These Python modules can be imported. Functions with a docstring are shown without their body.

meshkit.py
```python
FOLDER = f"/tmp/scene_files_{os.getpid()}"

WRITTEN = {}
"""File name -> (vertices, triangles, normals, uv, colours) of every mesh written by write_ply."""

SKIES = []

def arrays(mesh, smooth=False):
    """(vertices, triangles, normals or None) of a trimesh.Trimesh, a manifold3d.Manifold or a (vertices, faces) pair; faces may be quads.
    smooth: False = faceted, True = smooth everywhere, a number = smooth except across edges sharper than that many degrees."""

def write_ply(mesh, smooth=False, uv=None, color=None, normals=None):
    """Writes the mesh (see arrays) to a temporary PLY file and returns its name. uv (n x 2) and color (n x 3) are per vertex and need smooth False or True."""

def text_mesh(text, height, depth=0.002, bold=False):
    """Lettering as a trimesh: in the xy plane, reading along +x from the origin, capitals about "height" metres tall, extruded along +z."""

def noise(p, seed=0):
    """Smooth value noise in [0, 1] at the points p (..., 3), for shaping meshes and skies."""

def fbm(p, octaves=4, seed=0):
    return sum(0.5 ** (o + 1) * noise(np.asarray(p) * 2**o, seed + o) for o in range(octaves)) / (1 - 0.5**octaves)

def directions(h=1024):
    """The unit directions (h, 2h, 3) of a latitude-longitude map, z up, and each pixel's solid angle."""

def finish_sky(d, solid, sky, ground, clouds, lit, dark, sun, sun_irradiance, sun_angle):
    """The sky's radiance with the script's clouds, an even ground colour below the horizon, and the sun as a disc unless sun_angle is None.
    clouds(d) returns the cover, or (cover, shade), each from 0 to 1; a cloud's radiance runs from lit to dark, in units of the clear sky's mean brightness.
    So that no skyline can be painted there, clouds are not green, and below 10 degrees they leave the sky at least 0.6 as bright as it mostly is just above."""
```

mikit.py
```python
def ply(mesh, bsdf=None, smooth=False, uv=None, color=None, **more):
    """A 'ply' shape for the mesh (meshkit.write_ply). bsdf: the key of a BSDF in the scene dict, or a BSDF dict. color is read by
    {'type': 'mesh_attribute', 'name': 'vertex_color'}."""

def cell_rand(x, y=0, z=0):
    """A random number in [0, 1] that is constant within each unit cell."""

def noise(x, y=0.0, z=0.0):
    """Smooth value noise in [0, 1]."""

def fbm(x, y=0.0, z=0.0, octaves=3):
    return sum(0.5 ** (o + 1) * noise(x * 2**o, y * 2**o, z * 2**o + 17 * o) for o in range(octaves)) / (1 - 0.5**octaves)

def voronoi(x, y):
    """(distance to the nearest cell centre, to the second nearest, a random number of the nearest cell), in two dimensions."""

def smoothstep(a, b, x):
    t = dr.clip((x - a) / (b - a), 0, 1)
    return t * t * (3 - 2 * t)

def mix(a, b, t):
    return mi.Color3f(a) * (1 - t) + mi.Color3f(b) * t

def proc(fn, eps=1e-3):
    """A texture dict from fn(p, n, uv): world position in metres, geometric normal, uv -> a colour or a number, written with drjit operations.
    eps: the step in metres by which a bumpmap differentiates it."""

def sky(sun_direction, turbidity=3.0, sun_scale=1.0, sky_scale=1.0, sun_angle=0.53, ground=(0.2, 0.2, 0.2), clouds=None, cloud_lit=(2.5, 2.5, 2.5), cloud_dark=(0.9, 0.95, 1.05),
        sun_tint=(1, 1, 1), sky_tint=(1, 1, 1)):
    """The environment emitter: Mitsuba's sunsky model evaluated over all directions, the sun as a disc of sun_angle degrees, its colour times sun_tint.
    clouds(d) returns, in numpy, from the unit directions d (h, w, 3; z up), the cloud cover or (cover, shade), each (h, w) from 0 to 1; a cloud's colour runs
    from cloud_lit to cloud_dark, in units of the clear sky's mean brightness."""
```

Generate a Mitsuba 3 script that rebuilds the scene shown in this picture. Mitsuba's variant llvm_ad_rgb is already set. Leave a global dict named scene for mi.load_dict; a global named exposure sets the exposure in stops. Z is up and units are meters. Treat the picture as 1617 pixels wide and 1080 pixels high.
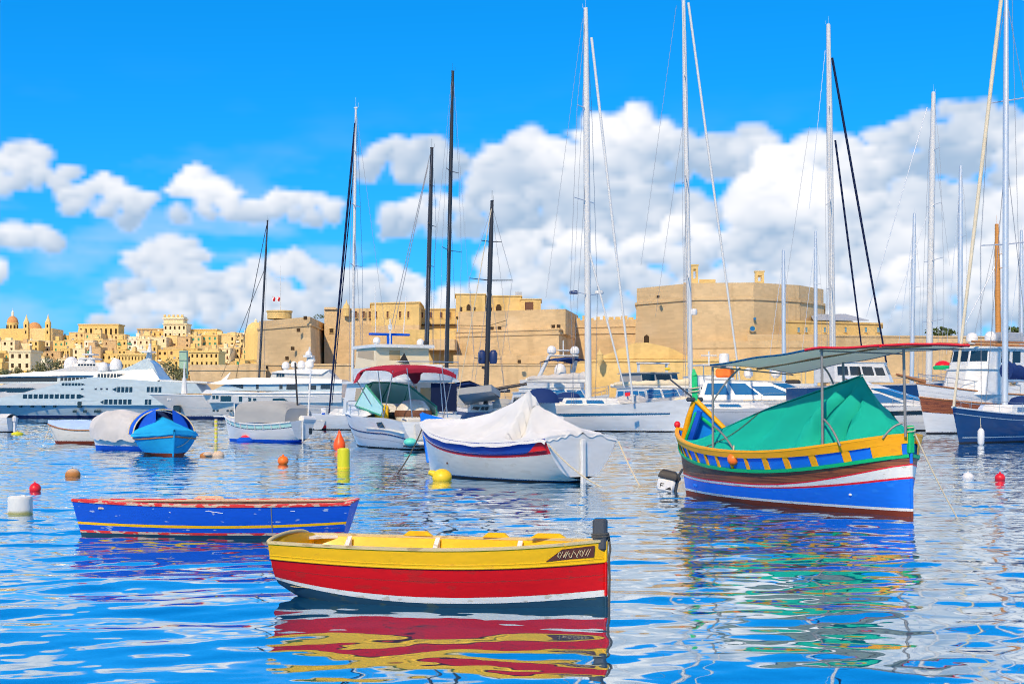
import math
import numpy as np, trimesh, drjit as dr, mitsuba as mi, mikit, meshkit
from shapely.geometry import Polygon
T = mi.ScalarTransform4f
PI = math.pi
# ---------------------------------------------------------------- camera, sky, exposure
F, CX, HY, EYE = 2246.0, 808.5, 640.0, 2.05          # lens of the photograph in its own pixels, horizon row, eye height
scene, labels = {}, {}
scene['camera'] = {'type': 'perspective', 'fov': math.degrees(2 * math.atan(808.5 / F)), 'fov_axis': 'x', 'near_clip': 0.5, 'far_clip': 6000.0,
                   'principal_point_offset_y': (540.0 - HY) / 1080.0,
                   'to_world': T().look_at(origin=[0, 0, EYE], target=[0, 100, EYE], up=[0, 0, 1])}
SUN = (-0.25, -0.77, 0.60)
exposure = 1.6


def sky_clouds(d):
    """Cumulus banks low over the harbour (azimuth, elevation, half sizes in degrees, shade) and scattered ones all round: each a heap of puffs, the lower in front."""
    az = np.degrees(np.arctan2(d[..., 0], d[..., 1]))
    el = np.degrees(np.arcsin(np.clip(d[..., 2], -1, 1)))
    banks = [(17.5, 10.0, 4.0, 1.3, .25), (21.5, 9.2, 3.0, 1.2, .2), (12.6, 9.0, 2.2, 1.5, .2), (-3.9, 9.7, 2.2, 1.0, .30), (8.8, 9.7, 2.4, 1.1, .35), (4.3, 9.9, 2.9, 1.5, .10), (.8, 9.1, 2.3, 1.6, .0),
             (-18.9, 8.7, 1.9, .9, .1), (-15.9, 7.8, 1.7, .9, .15), (-12.2, 8.1, 1.3, 1.0, -.1), (-8.8, 7.7, 2.1, .6, .22), (-3.2, 7.4, 2.0, .8, .22), (3.6, 7.6, 4.6, 1.5, .25), (10.9, 7.8, 2.4, 1.9, -.1), (16.4, 7.2, 3.2, 1.7, .25), (21.5, 6.8, 3.0, 2.0, .05),
             (-18.9, 6.2, 1.2, .5, .05), (-20.5, 5.2, .8, .5, .0), (-13.6, 5.6, 1.4, 1.0, -.1), (-9.0, 5.1, 2.8, .8, .05), (-5.2, 4.7, 1.8, .9, .05), (-12.6, 4.4, 3.7, .9, .12), (-12.6, 3.4, 4.0, .7, .2), (-7.0, 3.7, 4.6, 1.0, .3), (-1.2, 3.9, 2.0, .9, .25),
             (7.4, 6.1, 3.0, 1.2, .05), (1.6, 5.8, 3.2, 1.2, .0), (13.4, 5.8, 3.4, 1.4, .15), (18.8, 5.0, 4.2, 1.3, .1), (3.6, 4.4, 5.2, 1.0, .2), (10.4, 4.3, 4.6, 1.1, .2), (17.4, 3.4, 5.6, 1.1, .25), (23.0, 3.7, 4.0, 1.3, .15), (6.8, 3.1, 6.0, .9, .3), (13.4, 2.9, 5.0, .9, .25)]
    rng = np.random.default_rng(11)
    for k in range(120):
        a = rng.uniform(27, 333)
        e = rng.uniform(4, 13) + rng.uniform(0, 1) ** 3 * 40
        banks.append(((a + 180) % 360 - 180, e, rng.uniform(3, 7) * (1 + e / 50), rng.uniform(.8, 1.7) * (1 + e / 30), rng.uniform(-.05, .3)))
    rows = np.nonzero((el[:, 0] > -1) & (el[:, 0] < 74))[0]
    r0, r1 = rows[0], rows[-1] + 1
    A, E = az[r0:r1], el[r0:r1]
    ragA = meshkit.fbm(np.stack([A * .8, E * 1.0, 0 * A + 3], -1), 4) - .5
    ragE = meshkit.fbm(np.stack([A * .8, E * 1.0, 0 * A + 9], -1), 4) - .5
    soft = meshkit.fbm(np.stack([A * .3, E * .6, 0 * A], -1), 4) - .5
    cover, shade = np.zeros(A.shape), np.full(A.shape, .45)
    rowE, colA = E[:, 0], A[0]
    for (a, e, ra, re, dk) in sorted(banks, key=lambda b: -b[1]):
        n = int(26 + 12 * min(ra, 5) * min(re, 2.5))
        px = rng.uniform(-1, 1, n) * .92
        top = (1 - np.abs(px) ** 2.2) * (.65 + .6 * meshkit.noise(np.stack([px * 2.3 + a, 0 * px + e, 0 * px], -1)))
        py = -.75 + (top + .75) * rng.uniform(0, 1, n) ** .75
        r = re * (.26 + .34 * rng.uniform(0, 1, n) ** 1.5) * (1.12 - .45 * np.clip(py, 0, 1)) * (1.05 - .4 * np.abs(px))
        r = np.maximum(r, .40)
        order = np.argsort(-py + .25 * rng.uniform(-1, 1, n))
        for k in order:
            ca, ce, q = a + px[k] * ra, e + py[k] * re, r[k]
            wa = q * 1.35                                       # puffs a little wider than high
            c = np.nonzero(np.abs((colA - ca + 180) % 360 - 180) < wa * 1.7)[0]
            w = np.nonzero(np.abs(rowE - ce) < q * 1.7)[0]
            if not len(c) or not len(w): continue
            ix = np.ix_(w, c)
            u = ((A[ix] - ca + 180) % 360 - 180) / wa + 1.1 * ragA[ix] / max(q, .45)  * .6
            v = (E[ix] - ce) / q + 1.1 * ragE[ix] / max(q, .45) * .6
            rr = np.sqrt(u * u + v * v)
            flat = np.where(v < 0, 1.25, 1.0)
            al = np.clip((1.04 - rr * flat) / np.clip(.27 / q, .16, .6), 0, 1); al = al * al * (3 - 2 * al)
            nz = np.sqrt(np.clip(1 - rr * rr, 0, 1))
            lam = -.36 * u + .66 * v + .42 * nz
            deep = np.clip(.30 - .55 * py[k] - .25 * (E[ix] - ce) / re, 0, 1)
            s = np.clip(.56 - .66 * lam + .72 * deep + dk + 1.1 * soft[ix], 0, 1)
            shade[ix] = shade[ix] * (1 - al) + s * al
            cover[ix] = 1 - (1 - cover[ix]) * (1 - .96 * al)
    veil = .38 * np.clip((meshkit.fbm(np.stack([A * .28, E * .85, 0 * A + 21], -1), 5) - .50) * 4.5, 0, 1) * np.exp(-((E - 5.6) / 3.4) ** 2)   # torn thin veils between the heaps
    haze = .36 * np.exp(-np.clip(E, 0, 90) / 3.2)                # pale air low over the sea
    full = cover
    out_c, out_s = np.zeros(az.shape), np.zeros(az.shape)
    out_c[r0:r1] = 1 - (1 - full) * (1 - haze) * (1 - veil)
    out_s[r0:r1] = shade * full + .5 * (1 - full)
    return out_c, out_s


scene['sky'] = mikit.sky(SUN, turbidity=2.2, clouds=sky_clouds, sky_tint=(.02, 1.0, 1.84), cloud_lit=(3.5, 3.5, 3.6), cloud_dark=(1.35, 1.85, 2.5), sun_tint=(1, .96, .89))

# ---------------------------------------------------------------- materials
noise, fbm, mix, smoothstep, voronoi = mikit.noise, mikit.fbm, mikit.mix, mikit.smoothstep, mikit.voronoi


def mat(key, rgb, rough=.5, metallic=0.0, spec=.5, coat=0.0, tex=None):
    b = {'type': 'principled', 'base_color': tex or {'type': 'rgb', 'value': list(rgb)}, 'roughness': rough, 'metallic': metallic, 'specular': spec}
    if coat:
        b['clearcoat'], b['clearcoat_gloss'] = coat, .9
    scene[key] = {'type': 'twosided', 'bsdf': b}
    return key


def paint(key, c, c2, amount=.5, size=6.0, rough=.42, coat=.10, cut=.66):
    """Brushed boat paint: slow tone changes, faint streaks along the planks, chips down to the colour below (c2)."""
    def fn(p, n, uv):
        slow = fbm(p.x * .9 + 3, p.y * .9, p.z * 2.0)
        fine = noise(p.x * size * 1.5, p.y * size * 1.5, p.z * size * 6)
        chips = smoothstep(cut, cut + .05, fbm(p.x * size, p.y * size, p.z * size * 2.2, 4)) * amount
        return mix(mi.Color3f(c) * (.86 + .18 * slow + .10 * fine), c2, chips)
    return mat(key, c, rough, spec=.28, coat=coat, tex=mikit.proc(fn))


def stone(key, c, dark, light, course=.0):
    def fn(p, n, uv):
        big = fbm(p.x * .035 + 5, p.y * .035, p.z * .06, 3)
        mid = fbm(p.x * .22, p.y * .22, p.z * .3, 3)
        streak = noise(p.x * .9 + p.y * .9, p.z * .08, 4.0)
        col = mix(c, dark, .75 * smoothstep(.45, .80, big)) * (.86 + .28 * mid)
        col = mix(col, light, .55 * smoothstep(.55, .8, fbm(p.x * .11 + 40, p.y * .11, p.z * .16, 3)))
        col = mix(col, mi.Color3f(dark) * .62, .30 * smoothstep(.62, .9, streak))
        if course:
            row = dr.floor(p.z / course)
            along = (p.x + .55 * p.y) / (course * 2.1) + .5 * (row - 2 * dr.floor(row / 2))
            blk = mikit.cell_rand(dr.floor(along), row, 3)
            col = col * (.94 + .12 * blk)
        return col
    return mat(key, c, .92, spec=.15, tex=mikit.proc(fn))


def wood(key, c, c2, rough=.45, coat=.4):
    def fn(p, n, uv):
        g = fbm(p.x * 1.4, p.y * 1.4, p.z * 34, 3)
        s = fbm(p.x * 3, p.y * 3, p.z * 5, 3)
        return mix(mix(c, c2, smoothstep(.35, .7, g)), mi.Color3f(c2) * .5, .6 * smoothstep(.6, .8, s))
    return mat(key, c, rough, coat=coat, tex=mikit.proc(fn))


def canvas(key, c, amount=.16):
    def fn(p, n, uv):
        return mi.Color3f(c) * (1 - amount + 2 * amount * fbm(p.x * 1.3, p.y * 1.3, p.z * 1.7, 4))
    return mat(key, c, .8, spec=.2, tex=mikit.proc(fn))


paint('paint_red', (.58, .004, .006), (.34, .02, .015), .5, 5)
paint('paint_yellow', (.80, .46, .006), (.62, .33, .02), .5, 5)
paint('paint_rim', (.56, .46, .24), (.34, .24, .11), .8, 6, .6, 0)
paint('paint_white', (.70, .70, .66), (.42, .38, .30), .7, 7)
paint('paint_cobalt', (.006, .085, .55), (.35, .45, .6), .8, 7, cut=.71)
paint('paint_faded_red', (.66, .04, .04), (.60, .45, .33), .95, 9, .6, 0, cut=.50)
paint('paint_bare', (.58, .44, .32), (.42, .34, .27), .8, 8, .7, 0)
paint('paint_amber', (.85, .38, .004), (.70, .26, .01), .4, 6)
paint('paint_green', (.006, .46, .16), (.01, .30, .12), .5, 6)
paint('paint_azure', (.008, .16, .72), (.03, .25, .75), .4, 4)
paint('paint_foul', (.012, .055, .10), (.05, .08, .07), .8, 6, .6, 0)
paint('paint_foul_red', (.20, .035, .015), (.12, .06, .03), .8, 6, .6, 0)
paint('gelcoat', (.62, .635, .63), (.54, .55, .54), .35, 2, .22, .5)
paint('gelcoat_cream', (.66, .63, .55), (.56, .51, .41), .5, 3, .25, .4)
paint('gelcoat_grey', (.44, .46, .47), (.40, .42, .43), .4, 1, .22, .5)
paint('gelcoat_ice', (.34, .44, .50), (.31, .40, .46), .3, .5, .2, .5)
paint('gelcoat_stone', (.58, .565, .53), (.52, .51, .48), .4, 1, .22, .5)
paint('gelcoat_pale', (.60, .63, .64), (.54, .57, .58), .4, 1, .22, .5)
paint('paint_navy_blue', (.006, .055, .34), (.02, .07, .3), .5, 5)
paint('paint_azure_lit', (.008, .24, .85), (.02, .2, .7), .4, 4)  # azure made lighter so the end board looks sunlit
paint('gelcoat_navy', (.010, .055, .17), (.012, .07, .20), .5, 1, .2, .6)
stone('fort_stone', (.58, .43, .245), (.49, .36, .20), (.65, .51, .325), .42)
stone('ochre_stone', (.66, .48, .20), (.57, .40, .16), (.70, .53, .26), .42)
for k, c in enumerate([(.76, .57, .27), (.74, .53, .20), (.80, .68, .43), (.58, .41, .22), (.82, .77, .62)]):
    mat(f'town_stone_{k}', c, .9, spec=.15)
wood('varnish', (.30, .085, .022), (.14, .035, .012))
wood('teak', (.42, .18, .06), (.28, .11, .04))
wood('mast_wood', (.62, .26, .04), (.46, .18, .03))
canvas('canvas_green', (.004, .36, .27))
canvas('canvas_white', (.60, .61, .61), .14)
canvas('canvas_grey', (.33, .34, .34), .12)
canvas('canvas_pale', (.50, .49, .48), .2)
canvas('canvas_cyan', (.012, .32, .62), .2)
canvas('canvas_royal', (.006, .085, .52), .2)
canvas('canvas_burgundy', (.30, .016, .035))
canvas('canvas_navy', (.012, .035, .14))
canvas('canvas_cream', (.66, .58, .42), .1)
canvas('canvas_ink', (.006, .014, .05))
canvas('edging_blue', (.015, .11, .24))
mat('leaf_far', (.15, .165, .085), .8, spec=.2)
canvas('canvas_pale_blue', (.36, .50, .74), .12)
scene['awning_cloth'] = {'type': 'principledthin', 'base_color': {'type': 'rgb', 'value': [.50, .56, .44]}, 'roughness': .8, 'diff_trans': .9, 'spec_trans': 0.0}
mat('glass_dark', (.012, .022, .03), .06, spec=.8)
mat('glass_blue', (.015, .12, .30), .06, spec=.8)
mat('glass_teal', (.40, .66, .60), .08, spec=.8)
mat('glass_warm', (.42, .30, .15), .15, spec=.5)
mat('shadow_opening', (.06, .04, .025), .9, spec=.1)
mat('shutter_brown', (.13, .055, .03), .7)
mat('shutter_blue', (.10, .24, .36), .6)
mat('shutter_green', (.05, .30, .20), .6)
mat('netting_green', (.30, .46, .34), .8)
mat('alloy', (.70, .71, .72), .35, .55)
mat('alloy_white', (.58, .60, .60), .45, spec=.3)
mat('carbon', (.022, .022, .028), .35)
mat('steel', (.55, .55, .54), .25, .9)
mat('steel_dull', (.26, .25, .24), .5, .4)
mat('rope_pale', (.55, .48, .34), .9)
mat('rope_dark', (.07, .07, .065), .9)
mat('wire', (.30, .31, .33), .5, .5)
mat('rubber', (.025, .025, .028), .6)
mat('post_dark', (.045, .055, .07), .6)
mat('plastic_white', (.68, .68, .67), .4)
mat('plastic_red', (.70, .012, .02), .35)
mat('plastic_orange', (.90, .17, .012), .4)
mat('plastic_orange_deep', (.92, .10, .012), .4)
mat('plastic_yellow', (.85, .58, .02), .4)
mat('plastic_lime', (.62, .60, .01), .45)
mat('plastic_teal', (.12, .62, .48), .5)
mat('plastic_navy', (.012, .03, .12), .4)
mat('tin_grey', (.40, .43, .47), .6, .3)
mat('dome_red', (.62, .30, .11), .8)
mat('leaf_dark', (.07, .105, .035), .8, spec=.2)
mat('leaf_olive', (.19, .185, .085), .8, spec=.2)
mat('bark', (.14, .10, .06), .9)
mat('hill', (.42, .29, .12), .95)
mat('quay', (.52, .42, .28), .95)
mat('plaque', (.10, .028, .018), .6)
mat('pale_ochre', (.62, .50, .30), .6)
def brown_fn(p, n, uv):
    return mix((.62, .45, .30), (.40, .15, .03), smoothstep(.24, .10, p.z))
mat('buoy_brown', (.5, .3, .1), .7, tex=mikit.proc(brown_fn))
def weed_fn(p, n, uv):
    return mix((.60, .62, .60), (.30, .30, .10), smoothstep(.10, .02, p.z + .06 * noise(p.x * 9, p.y * 9, 0)))
mat('tub_white', (.7, .7, .7), .7, tex=mikit.proc(weed_fn))
scene['water_look'] = {'type': 'blendbsdf', 'weight': .37, 'mirror': {'type': 'conductor', 'material': 'none', 'specular_reflectance': {'type': 'rgb', 'value': [.90, .97, 1.0]}},
                       'body': {'type': 'plastic', 'int_ior': 1.33, 'diffuse_reflectance': {'type': 'rgb', 'value': [.001, .085, .20]}}}

# ---------------------------------------------------------------- mesh helpers


def grid(P, wrap=False):
    P = np.asarray(P, float)
    n, m = P.shape[:2]
    i, j = np.meshgrid(np.arange(n - 1), np.arange(m if wrap else m - 1), indexing='ij')
    a = (i * m + j).ravel(); b = (i * m + (j + 1) % m).ravel()
    c = ((i + 1) * m + (j + 1) % m).ravel(); d = ((i + 1) * m + j).ravel()
    return trimesh.Trimesh(P.reshape(-1, 3), np.vstack([np.stack([a, b, c], 1), np.stack([a, c, d], 1)]), process=False)


def cat(*ms):
    ms = [m for x in ms for m in (x if isinstance(x, (list, tuple)) else [x])]
    return trimesh.util.concatenate(ms) if len(ms) > 1 else ms[0]


def box(c, s, rz=0.0, ch=0.0):
    if ch:
        ch = min(ch, min(s) * .45)
        hx, hy, hz = np.array(s) / 2
        pts = []
        for sx in (-1, 1):
            for sy in (-1, 1):
                for sz in (-1, 1):
                    pts += [(sx * hx, sy * (hy - ch), sz * (hz - ch)), (sx * (hx - ch), sy * hy, sz * (hz - ch)), (sx * (hx - ch), sy * (hy - ch), sz * hz)]
        m = trimesh.convex.convex_hull(np.array(pts))
    else:
        m = trimesh.creation.box(s)
    if rz:
        m.apply_transform(trimesh.transformations.rotation_matrix(rz, [0, 0, 1]))
    m.apply_translation(c)
    return m


def tube(pts, r, n=8, caps=True):
    pts = np.asarray(pts, float)
    r = np.broadcast_to(np.asarray(r, float), (len(pts),))
    tan = np.gradient(pts, axis=0) if len(pts) > 2 else np.repeat([pts[1] - pts[0]], 2, 0)
    tan /= np.linalg.norm(tan, axis=1, keepdims=True) + 1e-12
    up = np.array([0, 0, 1.0]) if abs(tan[0][2]) < .9 else np.array([1.0, 0, 0])
    rings, a = [], np.arange(n) / n * 2 * PI
    for p, t, q in zip(pts, tan, r):
        x = np.cross(up, t); x /= np.linalg.norm(x) + 1e-12
        up = np.cross(t, x)
        rings.append(p + q * (np.cos(a)[:, None] * x + np.sin(a)[:, None] * up))
    if caps:
        rings = [np.repeat([pts[0]], n, 0)] + rings + [np.repeat([pts[-1]], n, 0)]
    return grid(rings, True)


def lathe(prof, c=(0, 0, 0), n=20):
    a = np.arange(n) / n * 2 * PI
    return grid([np.stack([r * np.cos(a) + c[0], r * np.sin(a) + c[1], 0 * a + z + c[2]], 1) for r, z in prof], True)


def ball(c, r, sq=1.0, n=16):
    t = np.linspace(-PI / 2, PI / 2, n)
    return lathe([(r * math.cos(x), r * sq * math.sin(x)) for x in t], c, n + 4)


def poly3(pts):
    """A flat polygon (convex or not) in 3D as triangles."""
    p = np.asarray(pts, float)
    c = p.mean(0); u = p[1] - p[0]; u /= np.linalg.norm(u)
    nrm = np.zeros(3)
    for a, b in zip(p, np.roll(p, -1, 0)):
        nrm += np.cross(a - c, b - c)
    nrm /= np.linalg.norm(nrm) + 1e-12
    v = np.cross(nrm, u)
    q = np.stack([(p - c) @ u, (p - c) @ v], 1)
    vv, ff = trimesh.creation.triangulate_polygon(Polygon(q), engine='earcut')
    vv = np.asarray(vv)
    return trimesh.Trimesh(c + vv[:, :1] * u + vv[:, 1:2] * v, ff, process=False)


def slab(pts, off):
    """A flat polygon given thickness along the vector off."""
    p = np.asarray(pts, float); q = p + np.asarray(off, float)
    k = len(p)
    sides = [poly3([p[i], p[(i + 1) % k], q[(i + 1) % k], q[i]]) for i in range(k)]
    return cat(poly3(p), poly3(q), sides)


def prism(plan, z0, z1, top=None):
    """Walls and roof over a plan (x, y); top gives another outline at z1 (batter, rake)."""
    a = np.array([(x, y, z0) for x, y in plan], float)
    b = np.array([(p[0], p[1], p[2] if len(p) > 2 else z1) for p in (top or plan)], float)
    k = len(a)
    ms = [trimesh.Trimesh([a[i], a[(i + 1) % k], b[(i + 1) % k], b[i]], [[0, 1, 2], [0, 2, 3]], process=False) for i in range(k)]
    return cat(ms, poly3(b))


def facade(o, u, n, w, h, openings, depth=.3):
    """An upright wall with recessed openings (u0, u1, v0, v1): returns (wall, panes). o lower corner, u along, n outward."""
    o, u, n = (np.asarray(x, float) for x in (o, u, n))
    zz = np.array([0, 0, 1.0])
    us = sorted({0, w, *[q for o_ in openings for q in o_[:2]]}); vs = sorted({0, h, *[q for o_ in openings for q in o_[2:4]]})
    V, Fc, Vp, Fp = [], [], [], []
    def quad(V, Fc, *c):
        k = len(V); V.extend(c); Fc.extend([[k, k + 1, k + 2], [k, k + 2, k + 3]])
    P = lambda a, b, dd=0: o + u * a + zz * b - n * dd
    for i in range(len(us) - 1):
        for j in range(len(vs) - 1):
            a0, a1, b0, b1 = us[i], us[i + 1], vs[j], vs[j + 1]
            m, k = (a0 + a1) / 2, (b0 + b1) / 2
            if not any(q[0] <= m <= q[1] and q[2] <= k <= q[3] for q in openings):
                quad(V, Fc, P(a0, b0), P(a1, b0), P(a1, b1), P(a0, b1))
    for (a0, a1, b0, b1) in openings:
        for c, e in (((a0, b0), (a1, b0)), ((a1, b0), (a1, b1)), ((a1, b1), (a0, b1)), ((a0, b1), (a0, b0))):
            quad(V, Fc, P(*c), P(*e), P(*e, depth), P(*c, depth))
        quad(Vp, Fp, P(a0, b0, depth), P(a1, b0, depth), P(a1, b1, depth), P(a0, b1, depth))
    return trimesh.Trimesh(V, Fc, process=False), (trimesh.Trimesh(Vp, Fp, process=False) if Vp else None)


def W(px, py, D):
    """A point of the place from where it stands in the photograph and its distance."""
    return np.array([(px - CX) * D / F, D, EYE - (py - HY) * D / F])


def sm(a, b, x):
    t = np.clip((np.asarray(x, float) - a) / (b - a), 0, 1)
    return t * t * (3 - 2 * t)


# ---------------------------------------------------------------- things and parts
count = {}


def free(name):
    k = count.get(name, 0); count[name] = k + 1
    return name if k == 0 else f'{name}_{k:03d}'


class Thing:
    def __init__(self, name, label=None, cat_=None, loc=(0, 0, 0), yaw=0.0, group=None, kind=None, scale=1.0):
        self.key = free(name)
        d = {}
        if label: d['label'] = label
        if cat_: d['category'] = cat_
        if group: d['group'] = group
        if kind: d['kind'] = kind
        labels[self.key] = d
        c, s = math.cos(yaw), math.sin(yaw)
        self.M = np.eye(4); self.M[:3, :3] = np.array([[c, -s, 0], [s, c, 0], [0, 0, 1]]) * scale; self.M[:3, 3] = loc

    def world(self, p):
        return np.asarray(p, float) @ self.M[:3, :3].T + self.M[:3, 3]

    def local(self, p):
        return (np.asarray(p, float) - self.M[:3, 3]) @ np.linalg.inv(self.M[:3, :3]).T

    def pin(self, px, py, y):
        """Local point at lateral offset y seen at that place of the photograph."""
        a, b = self.local((0, 0, EYE)), self.local((px - CX, F, EYE - (py - HY)))
        k = (y - a[1]) / (b[1] - a[1])
        return a + (b - a) * k

    def add(self, part, mesh, bsdf, smooth=False, parent=None, label=None, kind=None, two=False):
        m = cat(mesh).copy()
        m.apply_transform(self.M)
        key = free(f'{parent or self.key}__{part}') if part else self.key
        scene[key] = mikit.ply(m, bsdf, smooth)
        if label or kind:
            labels.setdefault(key, {}).update({k: v for k, v in (('label', label), ('kind', kind)) if v})
        return key


def single(name, mesh, bsdf, label=None, cat_=None, smooth=False, group=None, kind=None):
    t = Thing(name, label, cat_, group=group, kind=kind)
    t.add(None, mesh, bsdf, smooth)
    return t


# ---------------------------------------------------------------- water
def wave_height(x, y):
    rng = np.random.default_rng(5)
    z = np.zeros_like(x)
    far = sm(14, 30, y)                                       # the breeze ruffles the open water more than the lee of the quay
    for k in range(64):
        lam = 2.6 * (.16 / 2.6) ** (k / 63) * rng.uniform(.9, 1.1)
        th = rng.normal(.5 * PI + .15, .62)
        slope = .0076 * (.9 if lam > .9 else 1.05 if lam > .4 else .8)
        amp = slope * lam / (2 * PI) * 1.0
        ph = 2 * PI / lam * (x * math.cos(th) + y * math.sin(th)) + rng.uniform(0, 2 * PI)
        ph = ph + .5 * np.sin(2 * PI / (lam * 5.3) * (x * math.sin(th) - y * math.cos(th)) + k)
        env = 1.0 + .2 * far if lam > .55 else .35 + 1.1 * far
        z += amp * env * np.sin(ph)
    patch = .75 + .5 * meshkit.fbm(np.stack([x * .12, y * .05, 0 * x], -1), 2)
    return z * patch


def build_water():
    ys = [5.5]
    while ys[-1] < 520:
        ys.append(ys[-1] + max(.016, .0029 * ys[-1]) * (1 if ys[-1] < 150 else 2.2))
    ys = np.array(ys)
    u = np.linspace(-1, 1, 640)
    Y = np.repeat(ys[:, None], len(u), 1)
    X = u[None, :] * (.47 * Y + 2.5)
    Z = wave_height(X, Y)
    g = grid(np.stack([X, Y, Z], -1))
    edge = [(-1, 0), (1, 0)]
    a = [(X[0, 0], ys[0], -.03), (X[0, -1], ys[0], -.03), (X[-1, -1], ys[-1], -.03), (X[-1, 0], ys[-1], -.03)]
    o = [(-3000, -400, -.03), (3000, -400, -.03), (3000, 1400, -.03), (-3000, 1400, -.03)]
    v = np.array(a + o); f = []
    for i in range(4):
        j = (i + 1) % 4
        f += [[i, 4 + i, 4 + j], [i, 4 + j, j]]
    single('water', cat(g, trimesh.Trimesh(v, f, process=False)), 'water_look', 'rippled blue harbour water mirroring the boats and clouds', None, smooth=True, kind='structure')


build_water()
# ---------------------------------------------------------------- the fort (about 330 m away)
FD = 330.0


def fx(px, D=FD): return (px - CX) * D / F
def fz(py, D=FD): return EYE - (py - HY) * D / F


def pl(*pts):
    """Plan from (photo column, distance)."""
    return [(fx(p, D), D) for p, D in pts]


def inset(plan, d):
    q = Polygon(plan).buffer(d, join_style=2)
    return list(q.exterior.coords)[:-1]


def course(plan, z, r=.28, closed=True, off=.12):
    """A moulded string course round a plan: one proud band."""
    q = Polygon(plan)
    if not q.exterior.is_ccw:
        plan = plan[::-1]
    a, b = list(Polygon(plan).buffer(off + r, join_style=2).exterior.coords)[:-1], list(Polygon(plan).buffer(-.2, join_style=2).exterior.coords)[:-1]
    return cat(prism(a, z - r, z + r), poly3([(x, y, z - r) for x, y in a]))


def masses(t, part, plan, z0, z1, mat_='fort_stone', batter=0.0, label=None):
    foot = plan
    if batter:
        foot = list(Polygon(plan).buffer(batter, join_style=2).exterior.coords)[:-1]
        m = cat([trimesh.Trimesh([(*a, z0), (*b, z0), (*d, z1), (*c, z1)], [[0, 1, 2], [0, 2, 3]], process=False)
                 for a, b, c, d in zip(foot, foot[1:] + foot[:1], orient(plan, foot), orient(plan, foot)[1:] + orient(plan, foot)[:1])], poly3([(x, y, z1) for x, y in plan]))
    else:
        m = prism(plan, z0, z1)
    return t.add(part, m, mat_, label=label)


def orient(plan, foot):
    """plan's corners reordered to match foot's."""
    p = np.array(plan); out = []
    for q in foot:
        out.append(tuple(p[np.argmin(((p - q) ** 2).sum(1))]))
    return out


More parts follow.
